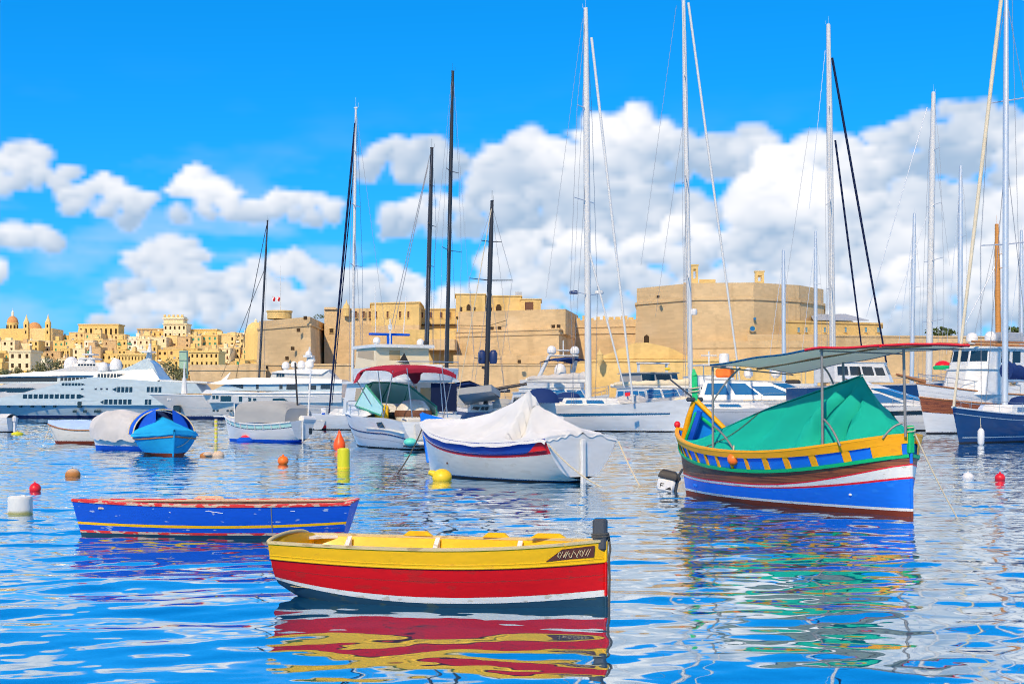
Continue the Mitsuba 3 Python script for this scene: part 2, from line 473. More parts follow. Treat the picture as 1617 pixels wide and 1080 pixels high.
def openings_front(t, part, px0, px1, D, rects, depth=.35, mat_='shadow_opening', frame=None):
    """Dark openings set in a wall that faces the harbour: each a recessed pane with proud stone jambs, sill and lintel."""
    for (a, b, top, bot) in rects:
        x0, x1, z0, z1 = fx(a, D), fx(b, D), fz(bot, D), fz(top, D)
        w = t.add(part, box(((x0 + x1) / 2, D - .02, (z0 + z1) / 2), (x1 - x0, .06, z1 - z0)), mat_)
        r = .09
        fr = [box((x0 - r / 2, D - .08, (z0 + z1) / 2), (r, .24, z1 - z0)), box((x1 + r / 2, D - .08, (z0 + z1) / 2), (r, .24, z1 - z0)),
              box(((x0 + x1) / 2, D - .09, z1 + r / 2), (x1 - x0 + 2 * r, .26, r)), box(((x0 + x1) / 2, D - .12, z0 - r / 2), (x1 - x0 + 3 * r, .34, r))]
        t.add('surround', fr, frame or 'ochre_stone', parent=w)


def build_fort():
    G = 'masses of the harbour fort'
    # left bastion
    t = Thing('fort_bastion', 'plain sandstone corner bastion at the left end of the fort, round turret on top', 'fort')
    plan = pl((408, 336), (490, 318), (513, 345), (513, 372), (415, 372))
    masses(t, 'wall', plan, -1, fz(514, 318), batter=1.0)
    t.add('string_course', course(plan, fz(513, 318), .22), 'fort_stone')
    masses(t, 'parapet', inset(plan, -.15), fz(512, 318), fz(500, 318))
    t.add('turret', lathe([(2.9, 0), (2.9, 1.6), (3.1, 1.6), (3.1, 1.95), (0, 2.0)], (fx(438, 332), 335, fz(503, 332)), 20), 'ochre_stone', 30)
    for (px, py) in ((463, 551), (452, 566), (448, 579), (474, 523), (487, 505)):
        t.add('gun_loop', box((fx(px, 321.5), 323.3 - (px - 448) * .17, fz(py, 323)), (.7, .8, .8)), 'shadow_opening')
    # flagpole
    q = Thing('flagpole', 'thin flagpole with crossbar and two small red and white flags on the round turret', 'flagpole')
    p0, p1 = W(443, 497, 335), W(443, 420, 335)
    q.add('pole', tube([p0, p1], [.10, .05], 8), 'alloy_white')
    q.add('crossbar', tube([W(436, 441, 335), W(450, 440, 335)], .04, 6), 'alloy_white')
    for px in (429.5, 437):
        pts = np.array([[W(px + 5 * a + .6 * math.sin(6 * b), 467 + 9 * b + 3 * a * (1 - b), 335) + [0, .25 * math.sin(5 * a + 3 * b), 0] for b in np.linspace(0, 1, 6)] for a in np.linspace(0, 1, 8)])
        fl = q.add('flag', grid(pts[:4]), 'plastic_white')
        q.add('red_half', grid(pts[3:]), 'plastic_red', parent=fl)
    # second block with the dark round window
    t = Thing('fort_block', 'square sandstone tower block left of the windowed gallery, one small dark window', 'fort')
    plan = pl((512, 334), (586, 334), (586, 365), (512, 365))
    masses(t, 'wall', plan, -1, fz(487, 334))
    t.add('upper_step', prism(pl((512, 333.4), (531, 333.4), (531, 350), (512, 350)), fz(489, 334), fz(485.5, 334)), 'fort_stone')
    openings_front(t, 'window', 0, 0, 334, [(520.5, 526.5, 519, 526)])
    t.add('roof_bush', leafy((fx(503, 340), 341, fz(500, 340)), (1.6, 1.2, .5), 60, 3, .25), 'leaf_dark', kind='stuff')
    # sentry box
    t = Thing('sentry_box', 'small pointed stone sentry box on the corner of the gallery roofline', 'sentry box')
    c = W(547, 489, 333)
    t.add('drum', lathe([(.75, -1.6), (.85, 0), (.95, .05), (.95, .2)], c, 12), 'ochre_stone')
    t.add('cap', lathe([(.95, .2), (.7, .9), (.25, 1.5), (.12, 1.9), (0, 2.5)], c, 12), 'ochre_stone', 40)
    # gallery with seven windows
    t = Thing('fort_gallery', 'long ochre gallery with a row of brown windows above the fort wall', 'fort building')
    plan = pl((586, 333), (662, 329), (668, 345), (668, 366), (586, 366))
    a, b = np.array([*plan[0], fz(514, 331)]), np.array([*plan[1], fz(514, 331)])
    u = b - a; w = np.linalg.norm(u); u /= w; n = np.array([u[1], -u[0], 0])
    zt = fz(477, 331) - a[2]
    sx = w / (662 - 586.0)
    t.add('gallery_wall', facade(a - u * (586 - 553) * sx, u, n, w + 33 * sx, zt, []) [0] if False else prism(plan, fz(514, 331), fz(478, 331)), 'ochre_stone')
    masses(t, 'base_wall', plan, -1, fz(514, 331) , 'fort_stone')
    for px in (594, 612.5, 632, 645):
        D = 333 - 4 * (px - 586) / 76 - .02
        openings_front(t, 'window', 0, 0, D, [(px - 1.8, px + 1.8, 492, 502)], mat_='shutter_brown')
    t.add('cornice', course(plan, fz(478.5, 331), .16), 'ochre_stone')
    t2 = Thing('fort_gallery', 'lower ochre wing with three brown windows between the gallery and the arched house', 'fort building')
    plan = pl((662, 338), (722, 338), (722, 366), (662, 366))
    masses(t2, 'wall', plan, -1, fz(488, 338), 'ochre_stone')
    t2.add('cornice', course(plan, fz(488.5, 338), .16), 'ochre_stone')
    for px in (666.5, 680.5, 696.5, 710):
        openings_front(t2, 'window', 0, 0, 337.98, [(px - 1.8, px + 1.8, 493, 502)], mat_='shutter_brown')
    for px in (562, 574.5, 584):
        openings_front(t2 if False else t, 'window', 0, 0, 333.5, [(px - 1.8, px + 1.8, 492, 502)], mat_='shutter_brown')
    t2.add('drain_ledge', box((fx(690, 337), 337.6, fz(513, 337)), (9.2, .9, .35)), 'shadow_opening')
    # upper house with arches
    t = Thing('fort_house', 'flat roofed ochre house with dark arches on top of the middle bastion', 'fort building')
    for (x0, x1, top, D) in ((720, 766, 464, 333), (766, 823, 467, 336), (823, 854, 472, 334)):
        masses(t, 'wall', pl((x0, D), (x1, D), (x1, D + 12), (x0, D + 12)), fz(500, D), fz(top, D), 'ochre_stone')
        t.add('roof_edge', course(pl((x0, D), (x1, D), (x1, D + 12), (x0, D + 12)), fz(top + .7, D), .12), 'ochre_stone')
    for (px, hw, D, top, bot) in ((740, 3.4, 333, 480, 491), (728, 2, 333, 484, 492), (749, 2, 333, 484, 491), (772, 5, 336, 481, 493), (787.5, 4.5, 336, 480, 493)):
        hw_, z0, z1 = hw * D / F, fz(bot, D), fz(top, D)
        arc = [(fx(px, D) - hw_, D - .05, z0), (fx(px, D) + hw_, D - .05, z0)] + [(fx(px, D) + hw_ * math.cos(a), D - .05, z1 - hw_ + hw_ * math.sin(a)) for a in np.linspace(0, PI, 9)]
        w = t.add('arch', slab(arc, (0, .04, 0)), 'shadow_opening')
        t.add('arch_ring', tube([(p[0], D - .08, p[2]) for p in arc[2:]], .14, 6), 'ochre_stone', parent=w)
    openings_front(t, 'louvre', 0, 0, 334, [(829, 842, 477, 490)], mat_='shutter_brown')
    t.add('roof_box', box((fx(819, 336), 338, fz(466, 336) + .3), (1.6, 2, 1.0)), 'tin_grey')
    # middle bastion
    t = Thing('fort_bastion', 'broad sandstone bastion below the arched house in the middle of the fort', 'fort')
    up = pl((723, 332), (893, 322), (913, 346), (913, 372), (723, 372))
    masses(t, 'upper_wall', up, fz(527, 320), fz(489, 324))
    lo = pl((721, 331), (882, 318), (913, 345), (913, 372), (721, 372))
    masses(t, 'lower_wall', lo, -1, fz(521, 319), batter=.8)
    t.add('string_course', course(lo, fz(527, 319), .22), 'fort_stone')
    t.add('parapet_ledge', course(lo, fz(520.5, 319), .14), 'fort_stone')
    t.add('cable_line', tube([W(724, 514, 331), W(770, 515, 328), W(800, 506, 326)], .07, 5), 'shadow_opening')
    for px in (777, 789, 872, 880):
        t.add('gun_loop', box((fx(px, 327), 331 - 13 * (px - 721) / 161. , fz(518, 325)), (.8, 1.2, .7)), 'shadow_opening')
    # ramp wall behind the dark masts
    t = Thing('fort_wall', 'ochre curtain wall with a projecting grey box below the gallery', 'fort')
    masses(t, 'wall', pl((640, 328), (722, 331), (722, 345), (640, 345)), -1, fz(521, 330), 'ochre_stone')
    t.add('projecting_box', prism(pl((676, 324), (718, 324), (722, 331), (676, 331)), fz(553, 325), fz(536, 325)), 'fort_stone')
    # curtain towards the round bastion
    t = Thing('fort_wall', 'low crenellated curtain wall between the middle bastion and the big polygonal bastion', 'fort')
    cu = pl((905, 340), (1008, 336), (1008, 355), (905, 355))
    masses(t, 'wall', cu, -1, fz(505, 338))
    t.add('string_course', course(cu, fz(526, 338), .2), 'fort_stone')
    t.add('wall_walk', course(cu, fz(516, 338), .14), 'fort_stone')
    rng = np.random.default_rng(3)
    for k, px in enumerate(np.linspace(914, 998, 9)):
        hgt = rng.uniform(.5, 1.3)
        t.add('merlon', box((fx(px, 338), 341, fz(505, 338) + hgt / 2), (rng.uniform(.7, 1.5), .8, hgt)), 'ochre_stone')
    # the large polygonal bastion
    t = Thing('fort_bastion', 'huge polygonal sandstone bastion with two bell turrets on its roof', 'fort')
    plan = pl((1005, 331), (1092, 316.5), (1190, 315), (1262, 322), (1301, 334), (1301, 372), (1010, 372))
    masses(t, 'wall', plan, -1, fz(473, 317), batter=.9)
    t.add('string_course', course(plan, fz(473, 317), .26), 'fort_stone')
    top = [(x, y, z) for (x, y), z in zip(inset(plan, -.1), [0] * 6)]
    masses(t, 'parapet', inset(plan, -.1), fz(472, 317), fz(447.5, 317))
    for (px, py, r) in ((1189, 519, 4.6), ):
        t.add('round_window', tube([(fx(px, 313), 313.6, fz(py, 313)), (fx(px, 313), 314.4, fz(py, 313))], r * 313 / F, 18), 'glass_blue')
        t.add('window_rim', tube([(fx(px, 313) + r * .14 * math.cos(a), 313.6, fz(py, 313) + r * .14 * math.sin(a)) for a in np.linspace(0, 2 * PI, 20)], .09, 6), 'ochre_stone')
    t.add('vent', box((fx(1193, 313), 314.2, fz(503, 313)), (.5, .6, .5)), 'glass_blue')
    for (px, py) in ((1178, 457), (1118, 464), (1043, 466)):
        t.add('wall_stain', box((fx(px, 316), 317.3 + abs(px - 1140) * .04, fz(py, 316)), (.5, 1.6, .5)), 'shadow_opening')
    for k, (px, D, w_, top_, bot) in enumerate(((1096.5, 324, 10.5, 420, 452), (1199, 322, 13.5, 430, 453))):
        x, hw = fx(px, D), w_ / 2 * D / F
        o0, o1 = fz(bot, D), fz(top_, D)
        tu = t.add('bell_turret', [box((x - hw * .72, D, (o0 + o1) / 2), (hw * .56, 1.3, o1 - o0)), box((x + hw * .72, D, (o0 + o1) / 2), (hw * .56, 1.3, o1 - o0)),
                                   box((x, D, o1 - .35), (2 * hw * .9, 1.25, .9)), box((x, D, o0 + (o1 - o0) * .18), (2 * hw * .9, 1.25, (o1 - o0) * .36)), box((x, D, o1 + .1), (2 * hw + .3, 1.5, .3))], 'ochre_stone')
        t.add('bell_arch', tube([(x + hw * .44 * math.cos(a), D, o1 - 1.2 + hw * .5 * math.sin(a)) for a in np.linspace(0, PI, 9)], .35, 6), 'ochre_stone', parent=tu)
    t.add('roof_room', prism(pl((1104, 324), (1130, 324), (1130, 332), (1104, 332)), fz(453, 324), fz(441.5, 324)), 'ochre_stone')
    t.add('roof_room', prism(pl((1079, 325), (1093, 325), (1093, 332), (1079, 332)), fz(453, 324), fz(446, 324)), 'ochre_stone')
    # barracks
    t = Thing('barracks', 'long ochre barracks with blue shuttered windows and a grey roof beside the polygonal bastion', 'building')
    D = 318
    masses(t, 'wall', pl((1238, D), (1392, D + 10), (1392, D + 26), (1238, D + 22)), -1, fz(507, D), 'ochre_stone')
    t.add('cornice', course(pl((1238, D), (1392, D + 10), (1392, D + 26), (1238, D + 22)), fz(507.5, D), .2), 'ochre_stone')
    a0, a1 = W(1284, 506, D + 5), W(1372, 507, D + 10)
    t.add('roof', [slab([(a0[0], a0[1], a0[2]), (a1[0], a1[1], a1[2]), (a1[0] - 4, a1[1] + 6, a1[2] + 1.6), (a0[0] + .6, a0[1] + 6, a0[2] + 1.7)], (0, 0, .2)),
                   slab([(a0[0] + .6, a0[1] + 6, a0[2] + 1.7), (a1[0] - 4, a1[1] + 6, a1[2] + 1.6), (a1[0], a1[1] + 14, a1[2]), (a0[0], a0[1] + 14, a0[2])], (0, 0, .2))], 'tin_grey')
    for px in (1260, 1272, 1301, 1334, 1366, 1386):
        openings_front(t, 'window', 0, 0, D + 10 * (px - 1238) / 154. - .02, [(px - 3, px + 3, 517, 525)], mat_='shutter_blue')
    # low walls in front
    t = Thing('fort_wall', 'long low rampart wall in front of the polygonal bastion with an arched gate', 'fort')
    lowp = pl((905, 309), (1140, 303), (1300, 303), (1300, 312), (905, 318))
    masses(t, 'wall', lowp, -1, fz(567, 303), 'ochre_stone')
    t.add('string_course', course(lowp, fz(569, 303), .2), 'ochre_stone')
    ramp = [W(940, 567, 313), W(1010, 567, 313), W(1095, 567, 313), W(1058, 549, 313), W(1022, 541, 313), W(1000, 542, 313), W(975, 553, 313)]
    t.add('ramp', slab(ramp, (0, 3, 0)), 'ochre_stone')
    x = fx(1020, 322)
    arc = [(x - .55, 329.9, fz(545, 322)), (x + .55, 329.9, fz(545, 322)), (x + .55, 329.9, fz(532, 322)), (x, 329.9, fz(529, 322)), (x - .55, 329.9, fz(532, 322))]
    t.add('gate', slab([(p[0], 320.5, p[2]) for p in arc], (0, .4, 0)), 'shadow_opening')
    t = Thing('fort_wall', 'stepped sandstone rampart with string course right of the gate and below the round window', 'fort')
    mid = pl((1090, 311), (1240, 308), (1310, 309), (1310, 330), (1090, 330))
    masses(t, 'wall', mid, -1, fz(538, 308), 'fort_stone', batter=.5)
    t.add('string_course', course(mid, fz(548, 308), .18), 'fort_stone')
    t.add('upper_step', prism(pl((1180, 311.2), (1310, 311.2), (1310, 329), (1180, 329)), fz(538.2, 311), fz(528, 311)), 'fort_stone')
    # small sentry turret low on the wall
    t = Thing('sentry_box', 'tiny pointed sentry box low on the rampart behind the white motor yacht', 'sentry box')
    c = W(947, 566, 305)
    t.add('drum', lathe([(.2, -1.6), (.7, -.5), (.75, 0), (.75, .6), (.85, .7)], c, 12), 'ochre_stone')
    t.add('cap', lathe([(.85, .7), (.5, 1.2), (.2, 1.6), (0, 2.2)], c, 12), 'ochre_stone', 40)
    # waterside ramparts on the left
    t = Thing('fort_wall', 'long pale rampart along the water under the left and middle bastions', 'fort')
    lp = pl((384, 300), (900, 304), (905, 312), (384, 320))
    masses(t, 'wall', lp, -1, fz(574, 300), 'fort_stone')
    t.add('string_course', course(lp, fz(576, 301), .16), 'fort_stone')
    for (px, py) in ((401, 579), (420, 578), (447, 577), (470, 579), (648, 566), (820, 568)):
        t.add('gun_loop', box((fx(px, 300), 300.1, fz(py + 3, 300)), (.7, .5, .7)), 'shadow_opening')
    t.add('upper_ledge', prism(pl((716, 312), (890, 312), (890, 321), (716, 321)), fz(574, 312), fz(561, 312)), 'fort_stone')
    t = Thing('fort_wall', 'low square outer wall at the far left foot of the fort', 'fort')
    lp = pl((300, 292), (420, 292), (420, 300), (300, 300))
    masses(t, 'wall', lp, -1, fz(576, 292), 'fort_stone')
    t.add('string_course', course(lp, fz(584, 292), .14), 'fort_stone')
    # right-hand low wall
    t = Thing('fort_wall', 'plain low sandstone wall along the right edge of the harbour', 'fort')
    lp = pl((1290, 312), (1700, 318), (1700, 340), (1290, 334))
    masses(t, 'wall', lp, -1, fz(530, 313), 'fort_stone')
    t.add('coping', course(lp, fz(531, 313), .16), 'fort_stone')
    for (px, w, s) in ((1487, 3.2, 4), (1600, 2.6, 6), (1617, 2.2, 8)):
        q = Thing('shrub', {4: 'dark green bush on top of the low right wall', 6: 'small dark bush on the right wall beside the wooden mast', 8: 'dark bush on the right wall at the edge of view'}[s], 'shrub')
        c = W(px, 531, 320)
        q.add('crown', leafy((c[0], c[1], c[2] + .9), (w, 1.5, 1.1), 260, s, .42), 'leaf_dark')
        q.add('stem', tube([c - [0, 0, .6], c + [0, 0, .9]], [.14, .07], 6), 'bark')


def leafy(c, r, n, seed, size):
    """A crown of many small bent leaf clumps scattered through an uneven volume."""
    rng = np.random.default_rng(seed)
    d = rng.normal(size=(n, 3)); d /= np.linalg.norm(d, axis=1, keepdims=True)
    lump = .65 + .7 * meshkit.noise(d * 2.2 + seed, seed)
    p = d * (rng.uniform(.35, 1, (n, 1)) ** .5) * lump[:, None] * np.array(r) + c
    V, Fc = [], []
    for q in p:
        a = rng.normal(size=3); a /= np.linalg.norm(a); b = np.cross(a, rng.normal(size=3)); b /= np.linalg.norm(b)
        s = size * rng.uniform(.6, 1.3); k = len(V)
        V += [q - a * s, q + b * s * .5, q + a * s, q - b * s * .5, q + np.cross(a, b) * s * .35]
        Fc += [[k, k + 1, k + 4], [k + 1, k + 2, k + 4], [k + 2, k + 3, k + 4], [k + 3, k, k + 4]]
    return trimesh.Trimesh(np.array(V), Fc, process=False)


build_fort()
# quay and fort rock: land under the fort
single('quayside', cat(prism([(-75, 288), (190, 288), (190, 420), (-75, 420)], -.5, .75)), 'quay', None, None, kind='structure')


# ---------------------------------------------------------------- the hillside town (700 to 1100 m away)
def hill_z(x, D):
    return -2 + 52 * sm(690, 1060, D) * (.80 + .2 * sm(-480, -180, x))


def build_town():
    xs, ds = np.linspace(-620, -60, 60), np.linspace(690, 1300, 40)
    P = np.array([[(x, D, hill_z(x, D) - 1.2) for x in xs] for D in ds])
    single('hillside', grid(P), 'hill', None, None, True, kind='structure')
    rng = np.random.default_rng(21)
    mats = [f'town_stone_{k}' for k in range(5)]
    tone = ['tan', 'golden', 'cream', 'dark ochre', 'pale']
    rows = [('lowest', 705, 612, 10, 17), ('second', 770, 590, 9, 15), ('third', 840, 572, 8, 14), ('fourth', 910, 555, 8, 14), ('fifth', 985, 541, 8, 14), ('topmost', 1060, 528, 8, 15)]
    words = ['first', 'second', 'third', 'fourth', 'fifth', 'sixth', 'seventh', 'eighth', 'ninth', 'tenth', 'eleventh', 'twelfth', 'thirteenth', 'fourteenth', 'fifteenth', 'sixteenth', 'seventeenth', 'eighteenth', 'nineteenth', 'twentieth']
    tens = ['twenty', 'thirty']
    for ri, (rname, D0, top0, h0, h1) in enumerate(rows):
        px, i = -14 - 6 * (ri % 2), 0
        while px < 412:
            wpx = rng.uniform(13, 27)
            D = D0 + rng.uniform(-14, 14)
            x0, x1 = fx(px, D), fx(px + wpx * .97, D)
            zb = hill_z((x0 + x1) / 2, D) - 3
            zt = fz(top0 + rng.uniform(-7, 9) - (4 if 180 < px < 300 else 0), D)
            zt = max(zt, zb + 9)
            m = int(rng.choice(5, p=[.30, .32, .16, .10, .12]))
            nf = max(2, int((zt - zb - 3) / 3.9)); nc = max(2, int((x1 - x0) / 3.3))
            wx = (x1 - x0) / nc
            ww, wh = rng.uniform(1.0, 1.5), rng.uniform(1.7, 2.3)
            ops = [(wx * (c + .5) - ww / 2, wx * (c + .5) + ww / 2, zt - zb - 3.6 - 3.9 * f_, zt - zb - 3.6 - 3.9 * f_ + wh) for f_ in range(nf) for c in range(nc) if rng.random() < .78 and zt - zb - 3.6 - 3.9 * f_ > .5]
            ordn = words[i] if i < 20 else f'{tens[(i + 1) // 10 - 2]}-{words[(i + 1) % 10 - 1]}' if (i + 1) % 10 else {30: 'thirtieth', 40: 'fortieth'}[i + 1]
            t = Thing('town_house', f'{tone[m]} house {nc} windows wide, {ordn} from left in {rname} row of hillside town', 'house', group='houses of the hillside town')
            dep = rng.uniform(9, 16)
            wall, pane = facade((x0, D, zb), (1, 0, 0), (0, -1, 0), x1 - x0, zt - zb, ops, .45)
            sides = cat([poly3([(x1, D, zb), (x1, D + dep, zb), (x1, D + dep, zt), (x1, D, zt)]), poly3([(x0, D, zb), (x0, D, zt), (x0, D + dep, zt), (x0, D + dep, zb)]),
                         poly3([(x0, D + dep, zb), (x0, D + dep, zt), (x1, D + dep, zt), (x1, D + dep, zb)])])
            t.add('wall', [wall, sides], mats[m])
            rf = [prism([(x0 - .25, D - .3), (x1 + .25, D - .3), (x1 + .25, D + dep + .25), (x0 - .25, D + dep + .25)], zt - .55, zt - .1)]
            if rng.random() < .6:
                bw = (x1 - x0) * rng.uniform(.25, .5); bx = rng.uniform(x0 + bw / 2, x1 - bw / 2); bh = rng.uniform(1.6, 3.2)
                rf.append(prism([(bx - bw / 2, D + 2), (bx + bw / 2, D + 2), (bx + bw / 2, D + 6), (bx - bw / 2, D + 6)], zt - .1, zt + bh))
            t.add('roof', rf, mats[(m + (1 if rng.random() < .3 else 0)) % 5])
            if pane:
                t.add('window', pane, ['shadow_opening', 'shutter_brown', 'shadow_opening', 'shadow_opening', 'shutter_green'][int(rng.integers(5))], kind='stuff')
            if rng.random() < .5 and ops:
                bal = []
                for o in ops[:: 2]:
                    if rng.random() < .5:
                        bal.append(box(((o[0] + o[1]) / 2 + x0, D - .5, zb + o[2] - .1), (ww + 1.0, 1.0, .22)))
                        bal.append(box(((o[0] + o[1]) / 2 + x0, D - .95, zb + o[2] + .5), (ww + 1.0, .08, 1.0)))
                if bal:
                    t.add('balcony', bal, ['town_stone_4', 'shutter_green', 'town_stone_0'][int(rng.integers(3))], kind='stuff')
            if rng.random() < .4:
                ax = rng.uniform(x0 + 1, x1 - 1)
                t.add('aerial', [tube([(ax, D + 1.5, zt - .2), (ax, D + 1.5, zt + rng.uniform(2, 4))], .09, 4)], 'steel_dull')
            if rng.random() < .4:
                t.add('water_tank', lathe([(0, 0), (.7, 0), (.7, 1.2), (0, 1.3)], (rng.uniform(x0 + 1, x1 - 1), D + 3, zt - .1), 8), ['tin_grey', 'town_stone_4'][int(rng.integers(2))])
            px += wpx * (1.0 if rng.random() < .8 else 1.25); i += 1
    # landmarks
    D = 1075
    def blocky(name, label, cat_, px0, px1, top, bot, m, cols, rows_, wmat='shadow_opening', extra=None, D=D, h=(.28, .72)):
        t = Thing(name, label, cat_)
        x0, x1, z0, z1 = fx(px0, D), fx(px1, D), fz(bot, D), fz(top, D)
        wx, wz = (x1 - x0) / cols, (z1 - z0) / rows_
        ops = [(wx * (c + .3), wx * (c + .7), wz * (r + h[0]), wz * (r + h[1])) for c in range(cols) for r in range(rows_)]
        wall, pane = facade((x0, D, z0), (1, 0, 0), (0, -1, 0), x1 - x0, z1 - z0, ops, .6)
        t.add('wall', [wall, poly3([(x1, D, z0), (x1, D + 16, z0), (x1, D + 16, z1), (x1, D, z1)]), poly3([(x0, D, z0), (x0, D, z1), (x0, D + 16, z1), (x0, D + 16, z0)])], m)
        t.add('roof', prism([(x0 - .5, D - .6), (x1 + .5, D - .6), (x1 + .5, D + 17), (x0 - .5, D + 17)], z1 - .3, z1 + .6), m)
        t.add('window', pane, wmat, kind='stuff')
        return t
    blocky('palace', 'long golden palace with dark loggia arches on the skyline left of centre of the town', 'building', 124, 187, 513, 535, 'town_stone_1', 8, 1)
    blocky('mansion', 'tan four storey block with blue shutters on the skyline left of the square tower', 'building', 217, 256, 520, 546, 'town_stone_3', 6, 3, 'shutter_blue')
    blocky('long_block', 'pale golden long block on the skyline right of the square tower', 'building', 300, 342, 521, 540, 'town_stone_1', 6, 1)
    blocky('long_block', 'low golden block on the skyline next to the fort', 'building', 345, 402, 528, 545, 'town_stone_0', 8, 1)
    t = blocky('customs_house', 'broad golden waterfront hall with a long row of small windows behind the radar arch', 'building', 186, 232, 560, 584, 'town_stone_1', 9, 2, D=690)
    t = blocky('customs_house', 'golden waterfront hall with dark arched windows left of the low fort wall', 'building', 300, 345, 556, 580, 'town_stone_1', 6, 2, D=690)
    t = blocky('customs_house', 'cream waterfront house with three dark windows near the left edge', 'building', 14, 48, 555, 585, 'town_stone_2', 3, 2, D=690)
    t = blocky('tower', 'square cream tower with an overhanging balcony storey on the skyline', 'tower', 258, 294, 512, 535, 'town_stone_2', 5, 2, D=1060)
    x0, x1 = fx(259, 1060), fx(290, 1060)
    t.add('upper_storey', prism([(x0, 1059), (x1, 1059), (x1, 1072), (x0, 1072)], fz(512, 1060), fz(500, 1060)), 'town_stone_2')
    t.add('overhang', prism([(x0 - .8, 1058), (x1 + .8, 1058), (x1 + .8, 1073), (x0 - .8, 1073)], fz(504, 1060), fz(502.5, 1060)), 'town_stone_4')
    t.add('battlement', [box((x, 1059, fz(499, 1060)), (1.6, 1, 1.6)) for x in np.linspace(x0 + .8, x1 - .8, 5)], 'town_stone_1', kind='stuff')
    # domed church
    t = Thing('domed_church', 'church with a tall ochre dome and lantern on the skyline at far left', 'church')
    c = W(20, 522, 1060)
    t.add('nave', prism([(c[0] - 11, 1052), (c[0] + 11, 1052), (c[0] + 11, 1076), (c[0] - 11, 1076)], c[2] - 14, c[2] + 1), 'town_stone_1')
    t.add('drum', lathe([(4.0, 0), (4.0, 5), (4.4, 5.2), (4.4, 5.8)], c, 16), 'town_stone_1')
    t.add('dome', lathe([(4.0, 5.8), (3.9, 7.2), (3.2, 9), (2.0, 10.2), (.9, 10.8)], c, 20), 'dome_red', 40)
    t.add('lantern', lathe([(.9, 10.8), (.9, 13), (1.1, 13.1), (.6, 14.2), (.12, 15), (.1, 16.6), (0, 16.7)], c, 10), 'town_stone_4')
    t.add('drum_window', [box((c[0] + 4.0 * math.cos(a), 1060 + 4.0 * math.sin(a), c[2] + 2.6), (.9, .9, 2.6)) for a in np.linspace(-2.8, -.3, 5)], 'shadow_opening', kind='stuff')
    t = Thing('twin_spired_church', 'church with two pointed bell towers and a low red dome on the skyline', 'church')
    c = W(66, 524, 1050)
    t.add('nave', prism([(c[0] - 10, 1040), (c[0] + 11, 1040), (c[0] + 11, 1066), (c[0] - 10, 1066)], c[2] - 14, c[2] + 2), 'town_stone_0')
    t.add('dome', lathe([(5.2, 2), (5.0, 4), (3.8, 6), (1.9, 7.2), (0, 7.6)], c + [-8, 8, 0], 18), 'dome_red', 40)
    for dx in (-7.8, 8.0):
        b = t.add('bell_tower', prism([(c[0] + dx - 1.7, 1038), (c[0] + dx + 1.7, 1038), (c[0] + dx + 1.7, 1041.4), (c[0] + dx - 1.7, 1041.4)], c[2] - 10, c[2] + 6.5), 'town_stone_1')
        t.add('spire', lathe([(1.9, 6.5), (1.7, 7.4), (.7, 9.6), (.25, 11.5), (0, 12.6)], (c[0] + dx, 1039.7, c[2]), 8), 'town_stone_0', parent=b)
        t.add('belfry_opening', [box((c[0] + dx, 1037.97, c[2] + z), (1.0, .1, 2.2)) for z in (-1, 3.6)], 'shadow_opening', parent=b)
    # dome peeping beside the fort
    t = Thing('domed_church', 'sunlit rounded golden dome half hidden by the left bastion', 'church')
    c = W(404, 530, 800)
    t.add('dome', lathe([(6, -14), (6, 0), (5.7, 3), (4.4, 5.6), (2.2, 7.2), (0, 7.6)], c, 20), 'town_stone_1', 40)
    t.add('lantern', lathe([(.8, 7), (.8, 8.6), (0, 9.6)], c, 8), 'town_stone_2')
    # trees on the waterfront
    spots = [(6, 596, 4.0), (26, 594, 4.5), (44, 597, 3.5), (60, 590, 5.5), (76, 585, 7.0), (90, 589, 6.5), (103, 592, 5.5), (262, 588, 6.5), (274, 594, 5.5), (284, 596, 4.5)]
    lab = ['leftmost', 'second', 'third', 'fourth', 'fifth', 'sixth', 'seventh', 'eighth', 'ninth', 'rightmost']
    for k, (px, py, r) in enumerate(spots):
        Dt = 655 + (k % 3) * 6
        c = W(px, py, Dt)
        t = Thing('tree', f'dark green waterfront tree, {lab[k]} of the trees below the hillside town', 'tree', group='trees on the far waterfront')
        t.add('crown', [leafy(c + [0, 0, .6], (r * .62, r * .6, r * .75), 150, k + 3, .75), leafy(c + [r * .3, -1, r * .5], (r * .42, r * .4, r * .5), 70, k + 33, .65)], ['leaf_far', 'leaf_olive'][k % 2])
        t.add('trunk', tube([(c[0], c[1], -.5), (c[0] + .3, c[1], c[2] * .5), (c[0], c[1], c[2] + 1)], [.45, .3, .15], 6), 'bark')
    single('waterfront', prism([(-420, 640), (-90, 640), (-90, 720), (-420, 720)], -.5, 1.6), 'quay', None, None, kind='structure')
    t = Thing('scaffold_netting', 'narrow house front wrapped in green netting on the far waterfront', 'scaffolding')
    D = 660
    t.add('netting', [box((fx(290, D), D, fz(576, D)), (3.6, 3, 13), ch=.3)], 'netting_green')
    for dz in (-6, -2, 2, 6):
        t.add('deck', box((fx(290, D), D - 1.7, fz(576, D) + dz), (4.0, .5, .18)), 'steel_dull')


build_town()
# ---------------------------------------------------------------- hulls


